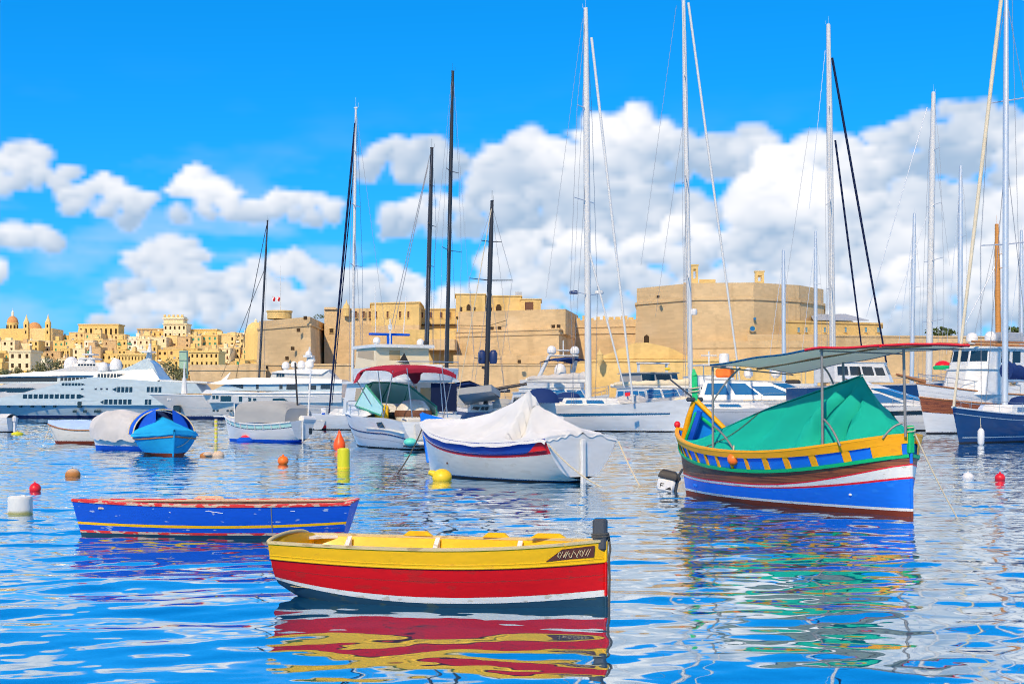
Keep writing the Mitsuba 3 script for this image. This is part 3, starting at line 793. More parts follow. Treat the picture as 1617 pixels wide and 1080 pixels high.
class Hull:
    """A boat's skin: stations t from stern (0) to bow (1), v from keel (0) to sheer (1). x forward, y to port, z up, waterline at z = 0."""

    def __init__(self, L, B, sheer, draft=.3, stem=.3, trans=.1, sw=.75, tm=.42, pw=2.2, e=(.25, .3, .8), rise=(0, 0), riseb=.12, sharp_stern=False, pws=None, pe=1.0):
        self.L, self.B, self.sheer, self.draft, self.stem, self.trans, self.sw, self.tm, self.pw, self.e, self.rise, self.riseb, self.sharp, self.pws = L, B, sheer, draft, stem, trans, sw, tm, pw, e, rise, riseb, sharp_stern, pws or pw
        self.pe = pe

    def b(self, t):
        t = np.asarray(t, float)
        fore = (1 - np.clip((t - self.tm) / (1 - self.tm), 0, 1) ** self.pw) ** self.pe
        if self.sharp:
            aft = 1 - np.clip((self.tm - t) / self.tm, 0, 1) ** self.pws
        else:
            aft = self.sw + (1 - self.sw) * np.sin(PI / 2 * np.clip(t / self.tm, 0, 1))
        return self.B / 2 * np.where(t > self.tm, fore, aft)

    def zs(self, t):
        a, m, b = self.sheer[:3]
        t = np.asarray(t, float); tl = self.sheer[3] if len(self.sheer) > 3 else .45
        return np.where(t > tl, m + (b - m) * np.clip((t - tl) / (1 - tl), 0, 1) ** 2, m + (a - m) * np.clip((tl - t) / tl, 0, 1) ** 2)

    def zk(self, t):
        t = np.asarray(t, float)
        z = -self.draft + (self.rise[0] + self.draft) * np.clip(1 - t / .3, 0, 1) ** 2 * (self.rise[0] > -self.draft)
        return z + self.rise[1] * np.clip((t - 1 + self.riseb) / self.riseb, 0, 1) ** 2

    def at(self, t, v, side=1, off=0.0):
        t, v = np.broadcast_arrays(np.asarray(t, float), np.asarray(v, float))
        e0, e1, e2 = self.e
        ex = np.where(t < .45, e0 + (e1 - e0) * t / .45, e1 + (e2 - e1) * np.clip((t - .45) / .55, 0, 1) ** 2.2)
        y = self.b(t) * np.clip(v, 1e-6, 1.3) ** ex + off
        zk, zs = self.zk(t), self.zs(t)
        x = -self.L / 2 + self.L * t - self.stem * (1 - v) * np.clip((t - .6) / .4, 0, 1) ** 2 + self.trans * (1 - v) * np.clip((.3 - t) / .3, 0, 1)
        return np.stack([x, side * y, zk + (zs - zk) * v], -1)

    def vz(self, t, z):
        zk, zs = self.zk(t), self.zs(t)
        return np.clip((z - zk) / (zs - zk), 0, 1.2)

    def band(self, za, zb, n=48, m=8, t0=0.0, t1=1.0, sides=(1, -1), off=0.0, thick=False):
        """Planking between two heights, each a number or a function of t."""
        t = np.linspace(t0, t1, n)
        fa = za(t) if callable(za) else np.full(n, float(za)); fb = zb(t) if callable(zb) else np.full(n, float(zb))
        zk = self.zk(t)
        fa, fb = np.maximum(fa, zk), np.maximum(fb, zk)
        out = []
        for s in sides:
            k = np.linspace(0, 1, m)
            Z = fa[:, None] + (fb - fa)[:, None] * k
            P = self.at(t[:, None], self.vz(t[:, None], Z), s, off)
            if thick:
                Q0 = self.at(t, self.vz(t, fa), s, 0)[:, None]; Q1 = self.at(t, self.vz(t, fb), s, 0)[:, None]
                P = np.concatenate([Q0, P, Q1], 1)
            out.append(grid(P))
        return cat(out)

    def transom(self, t=0.0, top=0.0, inset_=0.0, dx=0.0, z0=-9, m=14):
        """The flat (arched) stern plate."""
        v = np.linspace(0, 1, m)
        p = self.at(t, v, 1, -inset_) + [dx, 0, 0]; q = p * [1, -1, 1]
        arch = [(p[-1][0], p[-1][1] * math.cos(a), p[-1][2] + top * math.sin(a)) for a in np.linspace(0, PI, 13)[1:-1]] if top else []
        ring = list(p[1:]) + [np.array(a) for a in arch] + list(q[1:][::-1])
        c = np.mean(ring, 0)
        k = len(ring)
        return trimesh.Trimesh(np.array(ring + [c]), [[i, (i + 1) % k, k] for i in range(k)], process=False)

    def deck(self, dz=0.0, t0=0.0, t1=1.0, inset_=.03, camber=.04, n=40, m=7):
        t = np.linspace(t0, t1, n); q = np.linspace(-1, 1, m)
        P = np.zeros((n, m, 3)); e = self.at(t, 1.0)
        P[..., 0] = e[:, :1]; P[..., 1] = np.maximum(e[:, 1] - inset_, 0)[:, None] * q
        P[..., 2] = e[:, 2:3] + dz + camber * (1 - q ** 2)
        return grid(P)

    def rail(self, z, r, t0=0.0, t1=1.0, off=0.0, n=50, sides=(1, -1), k=8, sq=1.0):
        t = np.linspace(t0, t1, n)
        zz = z(t) if callable(z) else np.full(n, float(z))
        return cat([tube(self.at(t, self.vz(t, zz), s, off), r, k) for s in sides])

    def cap(self, w0, w1, dz=0.0, th=.03, t0=0.0, t1=1.0, n=50, sides=(1, -1)):
        """A flat capping on the sheer from w0 inside to w1 outside."""
        t = np.linspace(t0, t1, n); out = []
        e = self.at(t, 1.0)
        for s in sides:
            yo, yi = e[:, 1] + w1, np.maximum(e[:, 1] - w0, 0)
            P = np.stack([np.stack([e[:, 0], s * y, e[:, 2] + z], 1) for y, z in ((yo, dz), (yo, dz + th), (yi, dz + th), (yi, dz), (yo, dz))], 1)
            out.append(grid(P))
        return cat(out)


def curve(a, m, b, tm=.5):
    """Height along the boat: stern a, middle m, bow b."""
    def fn(t):
        t = np.asarray(t, float)
        return np.where(t > tm, m + (b - m) * ((t - tm) / (1 - tm)) ** 2, m + (a - m) * ((tm - t) / tm) ** 2)
    return fn


def rope(p, q, sag=.15, r=.014, n=12):
    p, q = np.array(p, float), np.array(q, float)
    k = np.linspace(0, 1, n)[:, None]
    pts = p + (q - p) * k; pts[:, 2] -= (sag * 4 * k * (1 - k))[:, 0]
    return tube(pts, r, 6)


# ---------------------------------------------------------------- red and yellow rowing boat in front
def red_boat():
    h = Hull(3.50, 1.36, (.60, .585, .66), draft=.22, stem=.02, trans=-.02, sw=.78, tm=.42, pw=2.5, e=(.34, .24, .55), rise=(.10, 0))
    t = Thing('rowing_boat', 'red and yellow wooden rowing boat with a dark stem post, nearest to the camera', 'rowing boat', loc=(-.73, 15.0, 0), yaw=math.radians(-15))
    yb = curve(.44, .405, .455)
    t.add('bottom_paint', h.band(-.5, curve(.20, .035, .10)), 'paint_foul', 60)
    t.add('white_band', h.band(curve(.20, .035, .10), curve(.230, .098, .165), m=4, off=.002), 'paint_white', 60)
    t.add('topsides', h.band(curve(.230, .098, .165), yb, m=12), 'paint_red', 60)
    t.add('sheer_strake', h.band(yb, h.zs, m=5, off=.014, thick=True), 'paint_yellow', 40)
    t.add('rubbing_ledge', h.rail(yb, .013, off=.008), 'paint_yellow', 60)
    t.add('strake_bead', h.rail(lambda s: yb(s) + .036, .006, off=.014), 'paint_yellow', 60)
    t.add('plank_seam', h.band(curve(.325, .26, .32), curve(.329, .264, .324), n=40, m=2, off=.0015), 'plaque')
    t.add('gunwale_cap', [h.cap(.045, .03, -.002, .026), h.cap(.045, .03, .0, .02, 0, .004)], 'paint_rim', 30)
    tr = t.add('transom', [h.transom(0, .065), ], 'paint_yellow')
    ins = Hull(3.40, 1.28, (.60, .585, .66), draft=.12, stem=.02, trans=0, sw=.78, tm=.42, pw=2.5, e=(.34, .24, .55), rise=(.2, 0))
    t.add('inner_planking', ins.band(-.05, ins.zs, m=8), 'paint_yellow', 60)
    t.add('transom_lining', ins.transom(0.012, .062), 'paint_yellow', parent=tr)
    e = h.at(0.0, 1.0)
    arch = np.array([(e[0] - .005, e[1] * math.cos(a), e[2] + .005 + .065 * math.sin(a)) for a in np.linspace(0, PI, 17)])
    t.add('transom_cap', tube(arch, .022, 8), 'paint_rim', 60, parent=tr)
    t.add('floor', ins.deck(-.46, .04, .93, .12, 0), 'paint_rim')
    for x, w in ((-1.25, .30), (-.25, .24), (.72, .22)):
        tt = (x + 1.75) / 3.50
        bw = float(h.at(tt, h.vz(tt, .37))[1]) - .05
        th = t.add('thwart', box((x, 0, .38), (w, 2 * bw, .03), ch=.008), 'paint_yellow')
        for s in (-1, 1):
            t.add('knee', slab([(x - .02, s * bw, .40), (x - .02, s * (bw - .20), .40), (x - .02, s * (bw + .01), .60)], (.05, 0, 0)), 'paint_white', parent=th)
    for tt, w in ((.36, .17), (.62, .15), (.80, .20)):
        p = h.at(tt, 1.0, 1)
        prof = [(-w, .024), (-w * .6, .075), (w * .6, .075), (w, .024)]
        t.add('rowlock_pad', slab([(p[0] + a, p[1] - .01, p[2] + z) for a, z in prof], (0, -.05, 0)), 'paint_yellow')
    t.add('stern_knee', slab([(-1.69, -.48, .57), (-1.40, -.535, .57), (-1.69, -.30, .57)], (0, 0, .03)), 'paint_white')
    t.add('stern_knee', slab([(-1.69, .48, .57), (-1.40, .535, .57), (-1.69, .30, .57)], (0, 0, .03)), 'paint_white')
    z = np.linspace(-.15, .66, 10)
    t.add('stem_foot', box((1.752, 0, -.05), (.03, .06, .30), ch=.01), 'paint_foul')
    t.add('stem', box((1.752, 0, .275), (.03, .06, .35), ch=.01), 'paint_red')
    t.add('stem_upper', box((1.752, 0, .56), (.03, .06, .22), ch=.01), 'paint_yellow')
    t.add('stem_post', box((1.69, 0, .73), (.14, .13, .32), ch=.02), 'post_dark')
    t.add('foredeck', slab([(1.73, 0, .642), (1.38, .30, .628), (1.38, -.30, .628)], (0, 0, .02)), 'paint_yellow')
    # the carved name board with scroll work
    for s in (-1, 1):
        ta, tb = .845, .972
        pts = [h.at(ta, h.vz(ta, .475), s, .020), h.at(tb, h.vz(tb, .505), s, .020), h.at(tb, h.vz(tb, .625), s, .020), h.at(.89, h.vz(.89, .595), s, .020)]
        nb = t.add('name_board', slab(pts, (0, s * .008, 0)), 'plaque')
        sw = []
        def on(u, w):
            tt = .875 + .09 * u; lo = .492 + .014 * u; hi = .585 + .022 * u
            z_ = lo + (hi - lo) * w
            return h.at(tt, h.vz(tt, z_), s, .031)
        for u0 in (.06, .22, .38, .54, .70, .86):
            a = np.linspace(0, 1.6 * PI, 12); r = .5 * (1 - a / 7)
            sw.append(tube([on(u0 + .07 * math.cos(x) * q, .46 + .50 * q * math.sin(x + u0 * 9)) for x, q in zip(a, r * 1.6)], .0035, 5))
            sw.append(tube([on(u0 + .02 + .10 * k, .14 + .72 * k) for k in np.linspace(0, 1, 4)], .003, 5))
        t.add('scroll_lettering', sw, 'pale_ochre', parent=nb)
    t.add('painter', tube([(1.69, .07, .80), (1.76, .085, .72), (1.795, 0, .58), (1.79, -.05, .5), (1.795, -.035, .30), (1.79, -.04, .0), (1.79, -.04, -.12)], .013, 6), 'rope_dark', 60)
    t.add('painter_lashing', [tube([(1.69 + .085 * math.cos(a), .075 * math.sin(a), .69 + .004 * a) for a in np.linspace(0, 4 * PI, 30)], .011, 6)], 'rope_dark')


def blue_boat():
    h = Hull(4.5, 1.42, (.53, .51, .55), draft=.16, stem=.16, trans=.16, sw=.70, tm=.40, pw=2.0, e=(.30, .26, .5), rise=(-.04, .14))
    t = Thing('rowing_boat', 'blue wooden rowing boat with a yellow stripe and flaking red rim behind the red one', 'rowing boat', loc=(-4.72, 22.45, 0), yaw=math.radians(178.5))
    t.add('bottom_paint', h.band(-.3, .045), 'paint_foul', 60)
    t.add('waterline_band', h.band(.045, .085, m=3, off=.002), 'paint_faded_red', 60)
    t.add('lower_planking', h.band(.085, curve(.215, .155, .175), m=5), 'paint_cobalt', 60)
    t.add('yellow_stripe', h.band(curve(.215, .155, .175), curve(.255, .20, .215), m=3, off=.002), 'paint_yellow', 60)
    t.add('topsides', h.band(curve(.255, .20, .215), h.zs, m=8), 'paint_cobalt', 60)
    t.add('rim', h.cap(.10, .022, -.002, .026), 'paint_faded_red', 30)
    t.add('rubbing_strake', h.rail(lambda x: h.zs(x) - .012, .014, off=.006), 'paint_faded_red', 60)
    tr = t.add('transom', h.transom(0.0, .01), 'paint_cobalt')
    ins = Hull(4.4, 1.34, (.52, .50, .54), draft=.06, stem=.15, trans=.15, sw=.70, tm=.40, pw=2.0, e=(.30, .26, .5), rise=(.0, .14))
    t.add('inner_planking', ins.band(-.05, ins.zs, m=6), 'paint_bare', 60)
    t.add('transom_lining', ins.transom(.012), 'paint_bare', parent=tr)
    e = h.at(0.0, 1.0)
    t.add('transom_cap', box((e[0] + .05, 0, e[2] + .014), (.12, 2 * e[1], .03), ch=.008), 'paint_faded_red', parent=tr)
    t.add('floor', ins.deck(-.36, .03, .92, .1, 0), 'paint_bare')
    t.add('side_deck', h.cap(.20, -.10, -.006, .02, .0, .97), 'paint_bare')
    for x, w in ((-1.6, .45), (-.4, .26), (.65, .26), (1.5, .5)):
        tt = (x + 2.25) / 4.5
        t.add('thwart', box((x, 0, .44), (w, 2 * float(h.b(tt)) - .16, .03), ch=.008), 'paint_bare')
    p = h.at(.55, 1.0, -1)
    t.add('rowlock_pad', slab([(p[0] - .28, p[1] + .02, .53), (p[0] - .2, p[1] + .02, .585), (p[0] + .16, p[1] + .02, .585), (p[0] + .25, p[1] + .02, .53)], (0, .06, 0)), 'paint_bare')
    # rust-green strap near the stern and scrapes
    ts = np.full(8, .27); zz = np.linspace(.10, .51, 8)
    for s in (1, -1):
        t.add('iron_strap', tube(h.at(.265, h.vz(.265, zz), s, .006), .009, 5), 'steel_dull')
    t.add('scrape', [tube([h.at(a, h.vz(a, z), 1, .003) for a, z in zip(np.linspace(.49, .43, 6), (.43, .435, .42, .415, .405, .40))], .006, 5),
                     tube([h.at(a, h.vz(a, z), 1, .003) for a, z in ((.20, .43), (.185, .425))], .006, 5), tube([h.at(a, h.vz(a, z), 1, .003) for a, z in ((.62, .41), (.615, .40))], .006, 5)], 'paint_white')


def luzzu():
    h = Hull(7.7, 2.35, (1.50, 1.09, 1.50, .5), draft=.35, stem=-.03, trans=.42, tm=.5, pw=3.0, pe=.52, pws=2.7, e=(.75, .42, .95), rise=(-.30, 0), sharp_stern=True)
    L = h.L
    t = Thing('fishing_boat', 'blue, yellow and green painted wooden fishing boat with a green tarpaulin and sun awning', 'fishing boat', loc=(5.60, 29.63, 0), yaw=math.radians(-63))
    white_top, brown_lo, blue_top = curve(.47, .43, .95), curve(.50, .455, .975), curve(.42, .375, .705)
    green_lo, green_hi = (lambda s: h.zs(s) - .41), (lambda s: h.zs(s) - .345)
    t.add('bottom_paint', h.band(-.5, .10), 'paint_foul_red', 60)
    t.add('waterline_band', h.band(.10, .15, m=3, off=.003), 'paint_white', 60)
    t.add('topsides', h.band(.15, blue_top, m=10), 'paint_azure', 60)
    t.add('red_line', h.band(lambda s: blue_top(s) - .004, lambda s: blue_top(s) + .028 * sm(.4, .8, s) + .004, m=3, off=.006, thick=True), 'plastic_red', 60)
    t.add('white_band', h.band(lambda s: blue_top(s) + .028 * sm(.4, .8, s), white_top, m=6, off=.002), 'paint_white', 60)
    t.add('red_line', h.band(white_top, brown_lo, m=3, off=.008, thick=True), 'plastic_red', 60)
    t.add('varnished_strake', h.band(brown_lo, green_lo, m=8), 'varnish', 60)
    t.add('green_rubbing_strake', h.band(green_lo, green_hi, m=4, off=.05, thick=True), 'paint_green', 30)
    t.add('bulwark', h.band(green_hi, lambda s: h.zs(s) - .06, m=5, off=-.012), 'paint_azure', 60)
    t.add('bulwark_lining', Hull(7.6, 2.27, (1.50, 1.09, 1.50, .5), draft=.35, stem=-.03, trans=.42, tm=.5, pw=3.0, pe=.52, pws=2.7, e=(.75, .42, .95), rise=(-.30, 0), sharp_stern=True).band(.5, lambda s: h.zs(s) - .03), 'paint_azure', 60)
    t.add('rail', [h.band(lambda s: h.zs(s) - .115 - .03 * sm(.6, .9, s), h.zs, m=4, off=.035, thick=True), h.cap(.07, .045, -.004, .045)], 'paint_amber', 30)
    for ti in (.03, .075, .12, .17, .225, .285, .345, .405, .47, .54, .62, .70, .79, .885):
        for s in (1, -1):
            w = .034 / L * 1.1 + .004 * (ti > .6)
            tt = np.array([ti - w, ti + w])
            za, zb = h.zs(tt) - .35, h.zs(tt) - .10
            P = h.at(tt[:, None], h.vz(tt[:, None], np.stack([za, zb], 1)), s, .022)
            q = h.at(tt[:, None], h.vz(tt[:, None], np.stack([za, zb], 1)), s, -.01)
            m = cat(grid(P), grid(np.stack([P[0], q[0]])), grid(np.stack([P[1], q[1]])))
            t.add('stanchion', m, 'paint_amber')
    for sd in (1, -1):
        t.add('bow_cheek', h.band(lambda s: h.zs(s) - .35, lambda s: h.zs(s) - .10, m=4, t0=.945, t1=.995, off=.02, sides=(sd,)), 'paint_amber', 30)
    # stem and its bollard head
    for za, zb, mt in ((-.25, .10, 'paint_foul_red'), (.10, .15, 'paint_white'), (.15, .705, 'paint_azure'), (.705, .735, 'plastic_red'), (.735, .95, 'paint_white'), (.95, .98, 'plastic_red'), (.98, 1.17, 'paint_azure')):
        t.add('stem', tube([h.at(1.0, h.vz(1.0, z), 1) for z in (za, zb)], .030, 8, False), mt)
    sp = t.add('stem_head', box((3.84, 0, 1.42), (.10, .13, .52), ch=.02), 'paint_green')
    t.add('rope_turn', [tube([(3.84 + .085 * math.cos(a), .085 * math.sin(a), 1.50 + .012 * a) for a in np.linspace(0, 4 * PI, 36)], .012, 6)], 'rope_pale', parent=sp)
    t.add('eye_boss', [tube([h.at(.14, h.vz(.14, .27), -1, .0), h.at(.14, h.vz(.14, .27), -1, .025)], [.05, .03], 10), tube([h.at(.165, h.vz(.165, .27), -1, .0), h.at(.165, h.vz(.165, .27), -1, .025)], [.05, .03], 10)], 'paint_azure')
    t.add('scuff', [ball(h.at(.86, h.vz(.86, .36), -1, .0), .035, .7, 8)], 'paint_white')
    # high end piece at the stern: raking post, lit far board, trim and head
    A, B0, Cn = t.pin(1098, 634, 0), t.pin(1081, 692, 0), t.pin(1143, 678, .42)
    base, fb = t.pin(1079, 712, .02), t.pin(1130, 708, .44)
    fin = t.add('end_board', slab([A, B0 + [.06, .02, -.05], base, fb, Cn], (0, .05, 0)), 'paint_azure_lit')
    t.add('end_beam', tube([B0, (B0 + A) / 2 + [-.03, -.02, .03], A + [-.02, 0, .04]], [.085, .07, .06], 8), 'paint_amber', 50, parent=fin)
    t.add('end_beam', tube([A + [0, 0, .04], Cn + [.02, .03, .0]], [.06, .055], 8), 'paint_amber', 50, parent=fin)
    g0, g1, g2 = t.pin(1080, 704, -.03), t.pin(1099, 652, -.03), t.pin(1133, 680, .36)
    t.add('green_trim', tube([g0, g1], .045, 6), 'paint_green', 40, parent=fin)
    t.add('green_trim', tube([g1, g2], .04, 6), 'paint_green', 40, parent=fin)
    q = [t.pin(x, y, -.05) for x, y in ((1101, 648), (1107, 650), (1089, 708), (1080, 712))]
    t.add('inner_shade_strip', slab(q, (0, .05, 0)), 'paint_cobalt', parent=fin)  # dark blue strip paints in the shade on the near board's inner face
    a0, a1, a2 = t.pin(1097, 583, 0), t.pin(1097, 625, 0), t.pin(1097, 632, 0)
    hd = t.add('post_head', [tube([A, a0 - [0, 0, .16]], .085, 4), tube([a0 - [0, 0, .16], a0 + [-.05, 0, 0]], [.085, .03], 4)], 'paint_green')
    t.add('crosspiece', box(a2 + [0, 0, .02], (.16, .40, .10), ch=.03), 'post_dark', parent=hd)
    t.add('rope_turn', [tube([(a1[0] + .115 * math.cos(a), .115 * math.sin(a), a1[2] + .03 + .012 * a) for a in np.linspace(0, 5 * PI, 44)], .016, 6)], 'rope_pale', parent=hd)
    t.add('boathook', tube([t.pin(1094, 628, 0), t.pin(1058, 599, .1)], .02, 6), 'post_dark')
    for p in (h.at(.0, 1.0, 1) + [-.02, 0, .10], h.at(.03, 1.0, 1) + [0, .05, .10]):
        t.add('rail_tip', ball(p, .075, 1.1, 10), 'plastic_red', 60)
    # tarpaulin tent
    pk, ft = float(t.pin(1362, 592, 0)[0]), float(t.pin(1413, 690, 0)[0]) + .15
    RX, RZ = [-2.95, -2.5, -.5, pk, pk + .35, ft], [1.22, 1.40, 1.96, 2.62, 2.12, 1.46]

    def tent():
        n, m = 64, 41
        X = np.linspace(-2.95, ft, n); q = np.linspace(-1, 1, m)
        P = np.zeros((n, m, 3))
        for i, x in enumerate(X):
            tt = (x + L / 2) / L
            b = max(float(h.b(tt)) - .07, .05); ze = float(h.zs(tt)) - .02
            zr = np.interp(x, RX, RZ)
            k = np.abs(q)
            z = ze + (zr - ze) * (1 - k ** 1.06)
            sag = -.10 * np.sin(PI * k) * (zr - ze)
            z = z + sag
            P[i, :, 0] = x; P[i, :, 1] = q * b; P[i, :, 2] = z
        w = sm(.35, .9, np.abs(q))[None, :] * 0 + np.sin(PI * np.clip(np.abs(q), 0, 1))[None, :]
        nz = meshkit.fbm(np.stack([P[..., 0] * 1.6, P[..., 1] * 2, P[..., 2] * 1.2], -1), 3) - .5
        P[..., 2] += .10 * nz * w
        fold = sum(a * np.exp(-((P[..., 0] - c - sl * (P[..., 2] - 1.4)) / wd) ** 2) for a, c, sl, wd in ((.30, pk - .66, .34, .13), (-.26, pk - .36, .22, .14), (.30, pk - .08, .05, .12), (-.24, pk + .18, -.1, .11), (.20, pk + .42, -.25, .12), (.05, -2.0, .55, .05), (-.05, .2, .3, .14), (.045, -.7, .4, .2)))
        P[..., 1] += np.sign(q)[None, :] * fold * w
        P[..., 2] += .5 * fold * w
        P[..., 1][:, q > .9] += .0
        return grid(P)
    tp = t.add('tarpaulin', tent(), 'canvas_green', 70)
    def on_tent(x, k):
        tt = (x + L / 2) / L
        b = float(h.b(tt)) - .07; ze = float(h.zs(tt)) - .02
        zr = np.interp(x, RX, RZ)
        return (x, -k * b - .025, ze + (zr - ze) * (1 - k ** 1.06) - .10 * math.sin(PI * k) * (zr - ze) + .012)
    t.add('seam', [tube([on_tent(x, k) for x, k in zip(np.linspace(-1.35, -.65, 12), np.linspace(.98, .02, 12))], .010, 5)], 'rope_dark', parent=tp)
    t.add('seam', [tube([on_tent(x, k) for x, k in zip(np.linspace(pk - .75, pk - .35, 12), np.linspace(.98, .25, 12))], .010, 5)], 'rope_dark', parent=tp)
    t.add('ridge_cord', tube([(x, 0, np.interp(x, RX, RZ) + .012) for x in np.linspace(-2.8, pk, 12)], .014, 5), 'canvas_green', parent=tp)
    # poles and awning
    xr, xm, xf = float(t.pin(1122, 577, -1.06)[0]), float(t.pin(1293, 545, -1.06)[0]), float(t.pin(1530, 544, 1.06)[0])
    top = lambda x: np.interp(x, [xr, xm, xf], [2.94, 3.17, 3.15])
    tilt = lambda x: float(np.interp(x, [xr, xf], [-.07, .02]))
    px = lambda c, y: float(t.pin(c, 620, y)[0])
    poles = [(px(1126, -.98), -.98), (px(1299, -.98), -.98), (px(1430, -.15), -.15), (px(1336, .95), .95)]
    for x, y in poles:
        t.add('awning_pole', tube([(x, y, float(h.zs((x + L / 2) / L)) - .03), (x - .06, y * .97, float(top(x)) - .06 + tilt(x) * (y + 1))], .026, 8), 'steel_dull', 60)
    for (p, q) in ((t.pin(1126, 672, -.98), t.pin(1160, 712, -1.0)), (t.pin(1301, 662, -.98), t.pin(1327, 704, -.98)), (t.pin(1426, 668, -.2), t.pin(1394, 692, -.5)), (t.pin(1127, 632, -.98), t.pin(1169, 581, -.6)), (t.pin(1316, 606, .9), t.pin(1297, 577, .9))):
        k = np.linspace(0, 1, 8)[:, None]
        pts = np.array(p) + (np.array(q) - np.array(p)) * k; pts[:, 2] += .06 * np.sin(PI * k[:, 0])
        t.add('brace', tube(pts, .02, 8), 'steel_dull', 60)
    xs, ys = np.linspace(xr, xf, 36), np.linspace(-1.06, 1.06, 9)
    up = np.array([[(x, y, float(top(x)) - .05 * abs(y) ** 2 + tilt(x) * (y + 1) + .012 * math.sin(3.3 * x) * (abs(y) > .9) - .03 * math.sin(PI * ((x - xr) % 2.0) / 2.0) * (1 - abs(y) / 1.2)) for y in ys] for x in xs])
    aw = t.add('awning', [grid(up)], 'awning_cloth', 60)
    for seg, mt, r in ((up[:22, 0], 'edging_blue', .022), (up[0, :], 'edging_blue', .02), (up[:, -1], 'edging_blue', .02), (up[21:, 0], 'plastic_red', .032), (up[-1, :], 'plastic_red', .032)):
        t.add('edging', tube(seg + [0, 0, .010], r, 6), mt, 60, parent=aw, label='red edging' if mt == 'plastic_red' else 'blue edging')
    t.add('ridge_batten', tube([(x, .15, float(top(x)) - .035 + 1.15 * tilt(x)) for x in np.linspace(xr, xf, 14)], .022, 6), 'teak', parent=aw)
    for x in (xr + .1, xm, xm + 1.6):
        t.add('cross_bar', tube([(x, -1.04, float(top(x)) - .09), (x, 1.04, float(top(x)) - .10 + 2 * tilt(x))], .016, 6), 'steel_dull', parent=aw)
    # lamp on the awning edge: red and green
    fd = Thing('fender', 'round orange fender hanging on the yellow rail of the painted fishing boat', 'fender')
    p = t.world(t.pin(1158, 725, -1.12))
    fd.add('ball', ball(p, .125, 1.05, 14), 'plastic_orange', 60)
    fd.add('lanyard', tube([p + [0, 0, .12], p + [.02, .05, .28]], .012, 6), 'rope_pale')
    r = Thing('mooring_rope', 'pale rope running from the green stem head of the painted fishing boat into the water', 'rope')
    r.add(None, rope(t.world((3.92, .05, 1.50)), W(1514, 817, 26.0) - [0, 0, .06], .05, .014), 'rope_pale')


